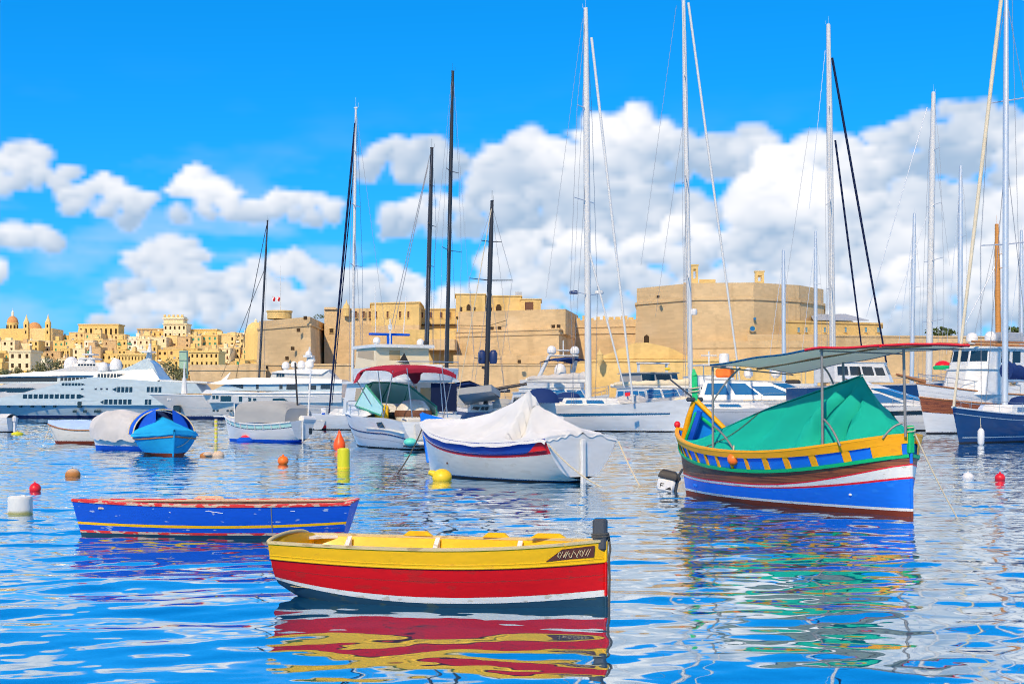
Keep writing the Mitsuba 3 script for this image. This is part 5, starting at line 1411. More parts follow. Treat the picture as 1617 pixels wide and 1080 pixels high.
# ---------------------------------------------------------------- motor cruisers
def burgundy_cruiser():
    c = np.array([(684 - CX) * 65 / F, 65.0]); yw = math.radians(119)
    L = 10.0
    t = Thing('motor_cruiser', 'white motor cruiser with burgundy bimini and teal framed windscreen, stern towards the camera', 'motor cruiser', loc=(c[0] + math.cos(yw) * L / 2, c[1] + math.sin(yw) * L / 2, 0), yaw=yw)
    h = Hull(L, 3.35, (1.30, 1.48, 1.80, .3), draft=.35, stem=1.3, trans=-.15, sw=.94, tm=.4, pw=2.4, e=(.30, .32, .95))
    knee = curve(.42, .70, 1.38, .3)
    t.add('bottom_paint', h.band(-.5, .07, n=30), 'rubber', 60)
    t.add('lower_topsides', h.band(.07, curve(.18, .42, 1.0, .3), m=6), 'gelcoat', 60)
    t.add('chine_line', h.band(curve(.18, .42, 1.0, .3), curve(.205, .445, 1.02, .3), m=2, off=.01), 'tin_grey', 60)
    t.add('topsides', h.band(curve(.205, .445, 1.02, .3), knee, m=5), 'gelcoat', 60)
    t.add('rub_rail', h.band(knee, lambda s: knee(s) + .055, m=3, off=.03, thick=True), 'plastic_navy', 40)
    t.add('upper_topsides', h.band(lambda s: knee(s) + .055, h.zs, m=6), 'gelcoat', 60)
    t.add('transom', h.transom(0), 'gelcoat')
    t.add('cockpit_floor', h.deck(-.55, .02, .42, .1, 0), 'gelcoat_cream')
    t.add('foredeck', h.deck(.0, .42, .995, .0, .22), 'gelcoat', 40)
    n = np.linspace(.40, .95, 22); q = np.linspace(-1, 1, 13); e = h.at(n, 1.0)
    hg = .62 * np.sin(PI / 2 * np.clip((1 - n) / .42, 0, 1)) ** 1.3 * sm(.38, .43, n)
    t.add('cabin_trunk', grid(np.array([[(e[i, 0], (e[i, 1] - .05) * k, e[i, 2] + .02 + hg[i] * (1 - abs(k) ** 3.5)) for k in q] for i in range(22)])), 'gelcoat', 60)
    t.add('cockpit_lining', Hull(L - .1, 3.1, (1.30, 1.48, 1.80, .3), draft=.35, stem=1.3, trans=-.15, sw=.94, tm=.4, pw=2.4, e=(.30, .32, .95)).band(.8, h.zs, t1=.45), 'gelcoat_cream', 60)
    x0 = -L / 2
    t.add('swim_platform', box((x0 - .35, 0, .30), (.8, 3.0, .10), ch=.03), 'gelcoat_cream')
    t.add('platform_edge', box((x0 - .35, 0, .20), (.78, 2.96, .08)), 'rubber')
    t.add('transom_door', slab([(x0 - .16, -1.1, .5), (x0 - .16, .95, .5), (x0 - .06, .95, 1.2), (x0 - .06, -1.1, 1.2)], (-.04, 0, 0)), 'gelcoat_grey')
    pw_ = [h.at(.20, h.vz(.20, 1.0), 1, .02), h.at(.27, h.vz(.27, 1.03), 1, .02), h.at(.275, h.vz(.275, 1.24), 1, .02), h.at(.215, h.vz(.215, 1.27), 1, .02)]
    t.add('porthole', slab(pw_, (0, .02, 0)), 'glass_dark')
    t.add('porthole', slab([p * [1, -1, 1] for p in pw_], (0, -.02, 0)), 'glass_dark')
    t.add('cabin_window', slab([h.at(a, h.vz(a, z), 1, .01) for a, z in ((.60, 1.45), (.76, 1.52), (.74, 1.62), (.62, 1.56))], (0, .02, 0)), 'glass_blue')
    # windscreen: teal frame, raked panes
    B = [(-2.4, 1.46, 1.58), (1.1, 1.28, 1.72), (2.2, .55, 1.86), (2.2, -.55, 1.86), (1.1, -1.28, 1.72), (-2.4, -1.46, 1.58)]
    Tp = [(-2.5, 1.38, 1.98), (.1, 1.14, 2.80), (.85, .45, 2.95), (.85, -.45, 2.95), (.1, -1.14, 2.80), (-2.5, -1.38, 1.98)]
    B = [(x, y, z + .30 * (x > 0)) for x, y, z in B]; Tp = [(x, y, z + .22 * (x > -1)) for x, y, z in Tp]
    for i in range(5):
        ws = t.add('windscreen_pane', slab([B[i], B[i + 1], Tp[i + 1], Tp[i]], (.015, 0, .01)), 'glass_teal')
        t.add('frame', [tube([Tp[i], Tp[i + 1]], .05, 6)], 'shutter_green', parent=ws)
        t.add('sill', [tube([B[i], B[i + 1]], .05, 6)], 'shutter_green', parent=ws)
        t.add('upright', [tube([B[i + 1], Tp[i + 1]], .035, 6)], 'shutter_green', parent=ws)
    t.add('helm_seat', lathe([(0, 0), (.75, 0), (.85, .3), (.8, .75), (.5, 1.1), (0, 1.2)], (-1.9, -.45, 1.15), 16), 'gelcoat_cream', 50)
    t.add('seat_back', lathe([(.87, .35), (.90, .5), (.86, .66)], (-1.9, -.45, 1.15), 16), 'shutter_brown', 50)
    t.add('helm_seat', box((-.9, .75, 1.62), (.5, .6, .9), ch=.1), 'plastic_yellow')
    t.add('aft_bench', box((x0 + .55, 0, 1.22), (.7, 2.5, .5), ch=.08), 'gelcoat_cream')
    # bimini
    xs, q = np.linspace(-4.1, .9, 14), np.linspace(-1, 1, 13)
    P = [[(x - .35 * abs(k) ** 3 * (x > 0), 1.62 * k, 3.98 - .10 * ((x + 1.4) / 2.4) ** 2 - .26 * abs(k) ** 3 - (.50 * abs(k) ** 6 * sm(-.6, .6, x)) - .12 * sm(-3.6, -4.1, x)) for k in q] for x in xs]
    P = np.array(P)
    bm = t.add('bimini', [grid(P), grid(P - [0, 0, .03])], 'canvas_burgundy', 60)
    t.add('valance', grid(np.stack([P[0], P[0] - [0, 0, .18]])), 'canvas_burgundy', 60, parent=bm)
    for (a, b) in (((-4.0, 1.55, 3.62), (-2.9, 1.55, 1.45)), ((-4.0, -1.55, 3.62), (-2.9, -1.55, 1.45)), ((-2.4, 1.6, 3.66), (-2.9, 1.55, 1.45)), ((-2.4, -1.6, 3.66), (-2.9, -1.55, 1.45)), ((.6, 1.45, 3.3), (-1.2, 1.45, 2.1)), ((.6, -1.45, 3.3), (-1.2, -1.45, 2.1)), ((-4.1, .9, 3.75), (-4.7, .9, 1.4)), ((-4.1, -.9, 3.75), (-4.7, -.9, 1.4))):
        t.add('bimini_pole', tube([a, b], .025, 6), 'steel')
    for s in (1, -1):
        t.add('guard_rail', rail_line(h.at(np.linspace(.5, .99, 8), 1.0, s, -.08), .5, .02, 2), 'steel')
    t.add('stern_cleat', tube([(x0 + .1, 1.3, 1.35), (x0 + .1, 1.5, 1.42)], .04, 6), 'steel')
    f = Thing('fender', 'small turquoise fender lying on the stern of the burgundy canopied cruiser', 'fender')
    p = W(648, 698, 63.6)
    f.add('body', ball(p, .30, .62, 12), 'plastic_teal', 60)
    f.add('lanyard', tube([p + [.25, 0, .05], p + [.5, .4, .3]], .02, 5), 'rope_pale')


def flybridge_trawler():
    c = np.array([(688 - CX) * 80 / F, 80.0]); yw = math.radians(117); L = 13.0
    t = Thing('flybridge_yacht', 'white flybridge yacht with cream canvas upper deck behind the burgundy canopied cruiser', 'motor yacht', loc=(c[0] + math.cos(yw) * L / 2 - .3, c[1] + math.sin(yw) * L / 2, 0), yaw=yw)
    h = Hull(L, 4.3, (1.5, 1.6, 2.3, .3), draft=.4, stem=1.2, trans=-.1, sw=.9, tm=.4, pw=2.3, e=(.3, .32, .8))
    hull_parts(t, h, 'gelcoat', 'plastic_navy', .12, None, 'gelcoat_cream')
    house(t, 'saloon', -3.6, 3.4, 1.5, 3.35, 1.85, 1.75, .7, 0, .6, 'gelcoat', side=[(.05, .17, .42, .85), (.21, .33, .42, .85), (.37, .52, .42, .85), (.56, .70, .42, .85)], front=(.45, .9), aft=[(.08, .3, .1, .9), (.36, .62, .1, .9), (.68, .92, .4, .85)], glass='glass_warm', roof=.25)
    t.add('boat_deck', slab([(-6.2, -1.95, 3.36), (2.6, -1.9, 3.36), (2.6, 1.9, 3.36), (-6.2, 1.95, 3.36)], (0, 0, .12)), 'gelcoat')
    for s in (1, -1):
        t.add('deck_post', tube([(-6.0, s * 1.8, 1.5), (-6.0, s * 1.8, 3.4)], .05, 8), 'steel')
        t.add('deck_bulwark', slab([(-6.0, s * 1.86, 3.46), (-1.5, s * 1.86, 3.46), (-1.5, s * 1.92, 4.30), (-6.0, s * 1.98, 4.12)], (0, -s * .08, 0)), 'gelcoat')
    a = np.linspace(-1, 1, 11)
    t.add('aft_bulwark', grid(np.array([[(-6.0 - .55 * (1 - k * k) - lean, 1.9 * k, z) for k in a] for z, lean in ((3.46, 0), (3.8, .06), (4.12, .16), (4.16, .05), (3.5, -.05))])), 'gelcoat', 50)
    t.add('deck_rail', tube([(-6.0 - .55 * (1 - k * k) - .1, 1.9 * k, 4.5) for k in a], .03, 6), 'steel', 60)
    t.add('aft_curtain', slab([(-6.1, -1.8, 1.7), (-6.1, -.2, 1.7), (-6.1, -.2, 3.3), (-6.1, -1.8, 3.3)], (-.05, 0, 0)), 'canvas_ink')  # dark sheet stands in for the deep blue shadow below the boat deck
    cow = [(-1.6, -1.8, 3.48), (.9, -1.75, 3.48), (2.1, -.9, 3.48), (2.1, .9, 3.48), (.9, 1.75, 3.48), (-1.6, 1.8, 3.48)]
    panels(t, 'flybridge_cowl', cow, [(x * 1.02 + .1, y * 1.05, 4.25) for x, y, z in cow], 'gelcoat', top=False)
    B = [(-2.6, -1.75, 4.25), (.8, -1.75, 4.25), (1.9, -.9, 4.25), (1.9, .9, 4.25), (.8, 1.75, 4.25), (-2.6, 1.75, 4.25)]
    k = panels(t, 'canvas_enclosure', [(x, y, 3.48 if x < -2 else z) for x, y, z in B], [(x * .93, y * .95, 5.42) for x, y, z in B], 'canvas_cream', [(5, .25, .45, .62, .92), (0, .1, .9, .60, .9), (4, .1, .9, .60, .9)], 'glass_warm')
    t.add('flap', slab([(-2.62, .35, 4.55), (-2.62, -.35, 4.5), (-2.9, .1, 5.1)], (-.05, 0, 0)), 'rubber')
    t.add('hardtop', slab([(-2.9, -1.85, 5.42), (1.2, -1.8, 5.42), (1.95, -.9, 5.42), (1.95, .9, 5.42), (1.2, 1.8, 5.42), (-2.9, 1.85, 5.42)], (0, 0, .18)), 'gelcoat')
    t.add('radar_bar', [box((-.4, 0, 6.3), (.25, 2.6, .14), ch=.04), box((-.4, 0, 5.95), (.2, .3, .7), ch=.05)], 'canvas_royal')
    for (x, y, z) in ((-1.6, 1.3, 5.85), (-1.6, -1.5, 5.8)):
        dome(t, (x, y, z), .22)
    t.add('aerial', tube([(-.4, .9, 6.3), (-.6, 1.0, 9.2)], .025, 6), 'plastic_white')
    t.add('aerial', tube([(-.4, -.9, 6.3), (-.6, -1.0, 8.6)], .025, 6), 'plastic_white')
    t.add('lamp_mast', [tube([(-1.0, .2, 5.6), (-1.0, .2, 7.2)], .04, 6), box((-1.0, .2, 6.7), (.18, .18, .3))], 'alloy_white')
    t.add('dinghy', lathe([(0, -.4), (.55, -.35), (.65, 0), (.5, .32), (0, .42)], (-4.6, 1.2, 4.0), 16), 'gelcoat_cream', 50)
    t.add('floodlight', box((-2.4, -1.5, 5.75), (.2, .25, .25), ch=.05), 'rubber')
    t.add('stowage_box', box((-4.2, -1.0, 3.95), (1.6, 1.0, .9), ch=.1), 'gelcoat')


def generic_motor(label, px, D, L, yaw, B, fb, houses, hullmat='gelcoat', boot='rubber', stripe=None, name='motor_yacht', cat_='motor yacht', extra=None, deck='gelcoat', mx=0.0, stem=None, group=None, e=(.3, .32, .85)):
    """px: photo column of the hull's middle."""
    yw = math.radians(yaw); p = W(px, HY, D)
    t = Thing(name, label, cat_, loc=(p[0], p[1], 0), yaw=yw, group=group)
    h = Hull(L, B, (fb * .85, fb * .92, fb * 1.2, .35), draft=.4, stem=stem if stem is not None else .12 * L, trans=-.01 * L, sw=.88, tm=.42, pw=2.2, e=e)
    hull_parts(t, h, hullmat, boot, .14, None, deck, stripe)
    for hs in houses: house(t, **hs)
    for s in (1, -1):
        t.add('guard_rail', rail_line(h.at(np.linspace(.5, .99, 9), 1.0, s, -.1), .7, .02, 2), 'steel')
    if extra: extra(t, h)
    return t, h


def H(part, x0, x1, z0, z1, w0, w1, rf=.5, ra=0, cf=.6, mat_='gelcoat', **k):
    return dict(part=part, x0=x0, x1=x1, z0=z0, z1=z1, w0=w0, w1=w1, rf=rf, ra=ra, cf=cf, mat_=mat_, **k)


def build_motor():
    burgundy_cruiser(); flybridge_trawler()
    S4 = [(.06, .26, .35, .8), (.30, .50, .35, .8), (.54, .74, .35, .8), (.78, .95, .35, .75)]

    def navy_bimini(t, h):
        P = np.array([[(x, 1.7 * k, 6.35 - .25 * k * k - .06 * x * x) for k in np.linspace(-1, 1, 9)] for x in np.linspace(-1.9, 1.6, 8)])
        bm = t.add('bimini', [grid(P), grid(P - [0, 0, .05])], 'canvas_navy', 60)
        for s in (1, -1):
            t.add('bimini_pole', tube([(-1.8, s * 1.6, 6.0), (-1.8, s * 1.6, 4.2)], .03, 6), 'steel', parent=bm)
            t.add('bimini_pole', tube([(1.5, s * 1.6, 6.0), (.8, s * 1.6, 4.2)], .03, 6), 'steel', parent=bm)
            t.add('radar_arch', slab([(-2.6, s * 1.9, 4.0), (-1.9, s * 1.9, 4.0), (-.2, s * 1.5, 6.5), (-.6, s * 1.5, 6.5)], (0, -s * .15, 0)), 'gelcoat')
        t.add('radar_arch', box((-.4, 0, 6.5), (.6, 3.0, .14), ch=.05), 'gelcoat')
        for y in (1.2, -1.2): dome(t, (-.4, y, 6.98), .42)
        t.add('radar_scanner', [box((-.4, 0, 7.0), (.3, 1.2, .12), ch=.03), tube([(-.4, 0, 6.5), (-.4, 0, 7.9)], .06, 6)], 'gelcoat')
        dome(t, (-3.4, 1.4, 5.2), .55, h=1.3)
        t.add('life_raft', [tube([(1.0, -1.7, 4.3), (1.9, -1.7, 4.3)], .3, 10)], 'plastic_white')
    generic_motor('white motor yacht with navy bimini and radar domes left of the grey white sailing yacht', 893, 128, 15, -62, 4.6, 2.5,
                  [H('saloon', -5.5, 2.6, 2.3, 3.6, 2.0, 1.8, 1.4, 0, 1.2, side=S4, front=(.3, .85), glass='glass_blue'), H('flybridge', -5.2, 1.2, 3.6, 4.4, 1.8, 1.9, .2, 0, .9, roof=0)], extra=navy_bimini)

    def dark_gear(t, h):
        t.add('hood', lathe([(0, 0), (1.2, 0), (1.1, .5), (.6, .9), (0, 1.0)], (-3.8, 0, 2.2), 14), 'canvas_navy', 60)
    generic_motor('small white cruiser with navy hood directly behind the peak of the white tarpaulin', 838, 98, 9, 100, 3.2, 1.5, [H('cabin', -2.5, 2.4, 1.4, 2.9, 1.3, 1.1, 1.0, 0, .7, side=S4[:3], front=(.3, .85), roof=.1)], extra=dark_gear)

    def grey_top(t, h):
        for s in (1, -1):
            t.add('hardtop_post', tube([(-4.2, s * 1.7, 3.6), (-4.0, s * 1.7, 5.0)], .06, 6), 'gelcoat')
        t.add('radar_arch', [box((-1.5, 0, 6.1), (.5, 3.4, .16), ch=.05), box((-1.6, 1.5, 5.6), (.4, .12, 1.0)), box((-1.6, -1.5, 5.6), (.4, .12, 1.0))], 'gelcoat')
        t.add('searchlight', box((.8, .4, 5.5), (.3, .5, .25), ch=.06), 'plastic_yellow')
        t.add('ensign', slab([(-6.6, .4, 3.3), (-6.6, .9, 3.3), (-6.6, .9, 3.8), (-6.6, .4, 3.8)], (.02, 0, 0)), 'plastic_red')
    generic_motor('white motor yacht with a grey canvas upper deck left of the painted fishing boat', 1042, 136, 15, -70, 4.8, 2.6,
                  [H('saloon', -5.8, 3.0, 2.4, 3.7, 2.1, 1.9, 1.2, 0, 1.2, side=S4, front=(.25, .85), glass='glass_blue'), H('upper_deck', -5.0, 1.2, 3.7, 5.1, 2.0, 1.9, .6, 0, .9, mat_='canvas_grey', front=(.5, .9), roof=.2, roof_mat='canvas_grey')], extra=grey_top)

    def mast_gear(t, h):
        t.add('radar_drum', lathe([(0, 0), (.55, 0), (.6, .2), (.6, 1.0), (.5, 1.25), (0, 1.3)], (0, 1.2, 6.9), 14), 'plastic_white', 40)
        t.add('radar_scanner', [box((.4, -.8, 7.9), (.3, 1.9, .14), ch=.04), tube([(.4, -.8, 6.9), (.4, -.8, 8.4)], .10, 8)], 'gelcoat')
        t.add('awning', slab([(-3.8, -2.2, 6.7), (2.4, -2.2, 6.7), (2.4, 2.2, 6.7), (-3.8, 2.2, 6.7)], (0, 0, .14)), 'gelcoat')
        t.add('satellite_drum', tube([(-3.2, 2.0, 6.4), (-3.2, 3.2, 6.4)], .62, 14), 'canvas_pale', 40)
        for x in (-3.5, 2.1):
            for s in (1, -1): t.add('awning_post', tube([(x, s * 2.0, 5.0), (x, s * 2.0, 6.75)], .05, 6), 'steel')
    generic_motor('tall white flybridge yacht with radar drum seen above the left end of the awning', 1128, 168, 20, -80, 5.4, 3.0,
                  [H('saloon', -7, 4, 2.8, 4.4, 2.4, 2.2, 1.4, 0, 1.4, side=S4, front=(.3, .85)), H('flybridge', -5.5, 2.4, 4.4, 5.5, 2.2, 2.1, .7, 0, 1.0, roof=.1)], extra=mast_gear)

    def coupe(t, h):
        for x, y in ((-1.6, 1.3), (1.2, 1.3)): dome(t, (x, y, 5.35), .48, h=1.2)
        t.add('orange_cover', box((5.0 - 9, 1.2, 5.4), (1.9, .8, .9), ch=.15), 'plastic_orange')
    generic_motor('streamlined white sport yacht with blue window bands behind the painted fishing boat', 1205, 146, 20, -14, 5.0, 2.7,
                  [H('coupe', -6.5, 6.8, 2.6, 4.7, 2.1, 1.6, 4.8, .8, 1.8, side=[(.05, .30, .25, .82), (.36, .60, .25, .85), (.63, .93, .22, .72)], front=(.2, .9), glass='glass_blue', roof=.1, sheer=.25)], extra=coupe)

    def low_fly(t, h):
        t.add('bow_rail', rail_line(h.at(np.linspace(.6, .99, 8), 1.0, -1, -.2), 1.0, .03), 'steel')
        t.add('bimini', [grid(np.array([[(x, 2.0 * k, 6.5 - .3 * k * k) for k in np.linspace(-1, 1, 7)] for x in np.linspace(-4, 0, 5)]))], 'canvas_pale_blue', 60)
        for x in (-3.9, -.1):
            for s in (1, -1): t.add('bimini_pole', tube([(x, s * 1.9, 6.2), (x, s * 1.9, 4.6)], .03, 6), 'steel')
        t.add('black_tender', box((-1.4, 0, 4.9), (1.8, 1.2, .6), ch=.2), 'rubber')
    generic_motor('white flybridge yacht with dark windows seen between the awning and the green tarpaulin', 1270, 176, 20, -20, 5.2, 2.9,
                  [H('saloon', -7, 5, 2.7, 3.9, 2.3, 2.0, 2.6, 0, 1.6, side=[(.05, .48, .3, .8), (.52, .92, .3, .75)], front=(.3, .85)), H('flybridge', -6, 1.5, 3.9, 4.7, 2.1, 2.2, .3, 0, 1.0, roof=0)], extra=low_fly)

    def express(t, h):
        t.add('hull_window', h.band(lambda s: 1.18 + .30 * (s - .3), lambda s: 1.52 + .30 * (s - .3), n=20, m=3, t0=.30, t1=.78, off=.02), 'glass_dark', 60)
        t.add('knuckle_line', h.band(lambda s: .55 + .2 * s, lambda s: .585 + .2 * s, n=20, m=2, off=.02), 'tin_grey', 60)
        t.add('sunpad', box((-5.1, 0, 1.95), (1.8, 2.6, .3), ch=.1), 'canvas_royal')
        t.add('side_awning', slab([(-4.9, -1.6, 2.2), (-3.9, -1.6, 2.2), (-3.9, -1.9, .6), (-4.7, -1.9, .6)], (0, .05, 0)), 'canvas_royal')
        t.add('stem_anchor', box(h.at(1.0, .88, 1) + [.1, 0, 0], (.4, .25, .25), ch=.06), 'steel')
    generic_motor('white express cruiser with long black hull window, bow to the right', 1424, 114, 13.5, -38, 4.0, 2.05,
                  [H('coupe', -5.0, 3.4, 2.0, 4.2, 1.7, 1.2, 5.6, .4, 1.2, side=[(.10, .48, .22, .8), (.52, .90, .12, .55)], front=(.1, .8), glass='glass_blue', roof=.06, sheer=.5)], extra=express, name='motor_cruiser', cat_='motor cruiser')

    def navy_extra(t, h):
        t.add('bulwark_cap', h.rail(h.zs, .07), 'tin_grey', 60)
        t.add('bow_lettering', [box(h.at(.93, .80, 1, .02) + [.28 * k, 0, 0], (.16, .03, .16)) for k in range(-1, 2)], 'plastic_white', kind='stuff')
        d = t.add('deck_tender', lathe([(0, -.3), (.9, -.25), (1.0, 0), (.7, .2), (0, .25)], (5.0, 0, 5.9), 16), 'paint_green', 60)
        t.add('tender_cover', lathe([(.8, .15), (.7, .4), (.3, .6), (0, .65)], (5.0, 0, 5.9), 14), 'plastic_red', 60)
    generic_motor('high navy blue bow of a large yacht with a green and red tender on deck', 1418, 142, 22, 14, 5.4, 4.35,
                  [H('wheelhouse', -8, -1, 4.3, 6.2, 2.2, 2.0, .8, 0, 1.0, side=S4, front=(.4, .85))], hullmat='gelcoat_navy', extra=navy_extra, stem=2.2)

    def classic(t, h):
        t.add('planked_topsides', h.band(lambda s: h.zs(s) * .44, lambda s: h.zs(s) * .72, m=6, off=.03, thick=True), 'varnish', 60)
        t.add('rubbing_strake', h.rail(lambda s: h.zs(s) * .73, .06, off=.03), 'teak', 60)
        for z in (.78, .86):
            t.add('plank_seam', h.rail(lambda s: h.zs(s) * z, .012, off=.004), 'tin_grey', 60)
        t.add('cap_rail', h.rail(h.zs, .06), 'teak', 60)
        t.add('handrail', tube([(-5, 1.9, 6.55), (4.2, 1.7, 6.55)], .09, 6), 'teak')
        t.add('handrail', tube([(-5, -1.9, 6.55), (4.2, -1.7, 6.55)], .09, 6), 'teak')
        a = np.linspace(0, 2 * PI, 20)
        t.add('bowsprit', tube([(7.0, 0, 3.7), (9.6, 0, 4.2)], [.16, .09], 8), 'teak', 60)
        t.add('deck_crates', box((-.5, .2, 7.0), (2.2, 1.6, .7), ch=.08), 'tin_grey')
        for y in (.9, -.9): dome(t, (1.6, y, 6.95), .42)
        lb = Thing('life_ring', 'white life ring with orange bands hung on the deckhouse of the wooden motor yacht', 'life ring')
        c = t.world((0.6, 2.16, 4.1)); u = t.M[:3, 0]
        def arcs(a0, a1): return tube([c + u * (.40 * math.cos(x)) + np.array([0, 0, .40 * math.sin(x)]) for x in np.linspace(a0, a1, 16)], .09, 8)
        lb.add('ring', arcs(0, 2 * PI), 'plastic_white', 60)
        for k in range(4): lb.add('band', tube([c + u * (.40 * math.cos(x)) + np.array([0, 0, .40 * math.sin(x)]) for x in np.linspace(k * PI / 2 - .22, k * PI / 2 + .22, 6)], .097, 8), 'dome_red')
    generic_motor('classic motor yacht with varnished planking, white deckhouse and teak rails', 1575, 104, 15.5, 207, 4.6, 3.0,
                  [H('deckhouse', -6.2, 4.4, 2.8, 4.6, 2.15, 2.0, .5, 0, 1.0, side=[(.06, .12, .3, .8), (.32, .38, .3, .8), (.5, .56, .3, .8), (.7, .76, .35, .75)], glass='glass_warm', roof=.15), H('wheelhouse', -5.0, 3.8, 4.68, 6.1, 1.9, 1.8, .35, 0, .9, side=[(.05, .20, .3, .88), (.23, .38, .3, .88), (.42, .55, .3, .88), (.60, .70, .3, .88), (.74, .84, .3, .88)], front=(.35, .88), roof=.25)], extra=classic, stem=1.0)
    generic_motor('grey canopied small boat low between the cruiser and the navy sailing yacht', 748, 122, 9, 60, 3.2, 1.6, [H('cabin', -3.2, 2.0, 1.5, 3.0, 1.4, 1.2, .9, 0, .6, mat_='canvas_grey', side=[(.1, .45, .4, .8)], roof=.05)], hullmat='gelcoat_navy', name='motor_boat', cat_='motor boat')


build_motor()


# ---------------------------------------------------------------- superyachts
def superyacht(label, pxc, D, L, B, fb, bow_px, build, hullmat, yaw=180.0, stem=6.0):
    p = W(pxc, HY, D)
    t = Thing('superyacht', label, 'superyacht', loc=(p[0], p[1], 0), yaw=math.radians(yaw))
    h = Hull(L, B, (fb * .80, fb * .97, fb * 1.08, .3), draft=1.0, stem=stem, trans=-1.0, sw=.85, tm=.45, pw=2.0, e=(.25, .28, 1.0))
    t.add('boot_stripe', h.band(-1.0, .35, n=30, m=4), 'plastic_navy', 60)
    t.add('topsides', h.band(.35, h.zs, n=50, m=12), hullmat, 60)
    t.add('transom', h.transom(0), hullmat)
    t.add('deck', h.deck(-.05, 0, .995), 'gelcoat')
    X = lambda px: p[0] - (px - CX) * D / F                 # local x of a photo column (the bow points to the left)
    Z = lambda py: EYE - (py - HY) * D / F
    build(t, h, X, Z)
    return t


def swept(t, part, X, Z, prof, w0, w1, mat_, wins=(), glass='glass_dark', label=None):
    """A superstructure tier given by its side profile (photo columns and rows), its flanks leaning in from w0 to w1, with proud window panes on both sides."""
    pts = [(X(a), Z(b)) for a, b in prof]
    zs = [z for x, z in pts]; z0, z1 = min(zs), max(zs)
    wid = lambda z: w0 + (w1 - w0) * (z - z0) / max(z1 - z0, .01)
    A = np.array([(x, wid(z), z) for x, z in pts]); Bq = A * [1, -1, 1]; k = len(A)
    ms = [poly3(A), poly3(Bq)] + [trimesh.Trimesh([A[i], A[(i + 1) % k], Bq[(i + 1) % k], Bq[i]], [[0, 1, 2], [0, 2, 3]], process=False) for i in range(k)]
    key = t.add(part, ms, mat_, 25)
    for w in wins:
        q = [(X(a), Z(b)) for a, b in w]
        for s in (1, -1):
            t.add('window', slab([(x, s * (wid(z) - .03), z) for x, z in q], (0, s * .08, 0)), glass, parent=key)
    return key


def rowof(x0, x1, y0, y1, n, gap=.25):
    st = (x1 - x0) / n
    return [[(x0 + st * i, y1), (x0 + st * (i + 1 - gap), y1), (x0 + st * (i + 1 - gap), y0), (x0 + st * i, y0)] for i in range(n)]


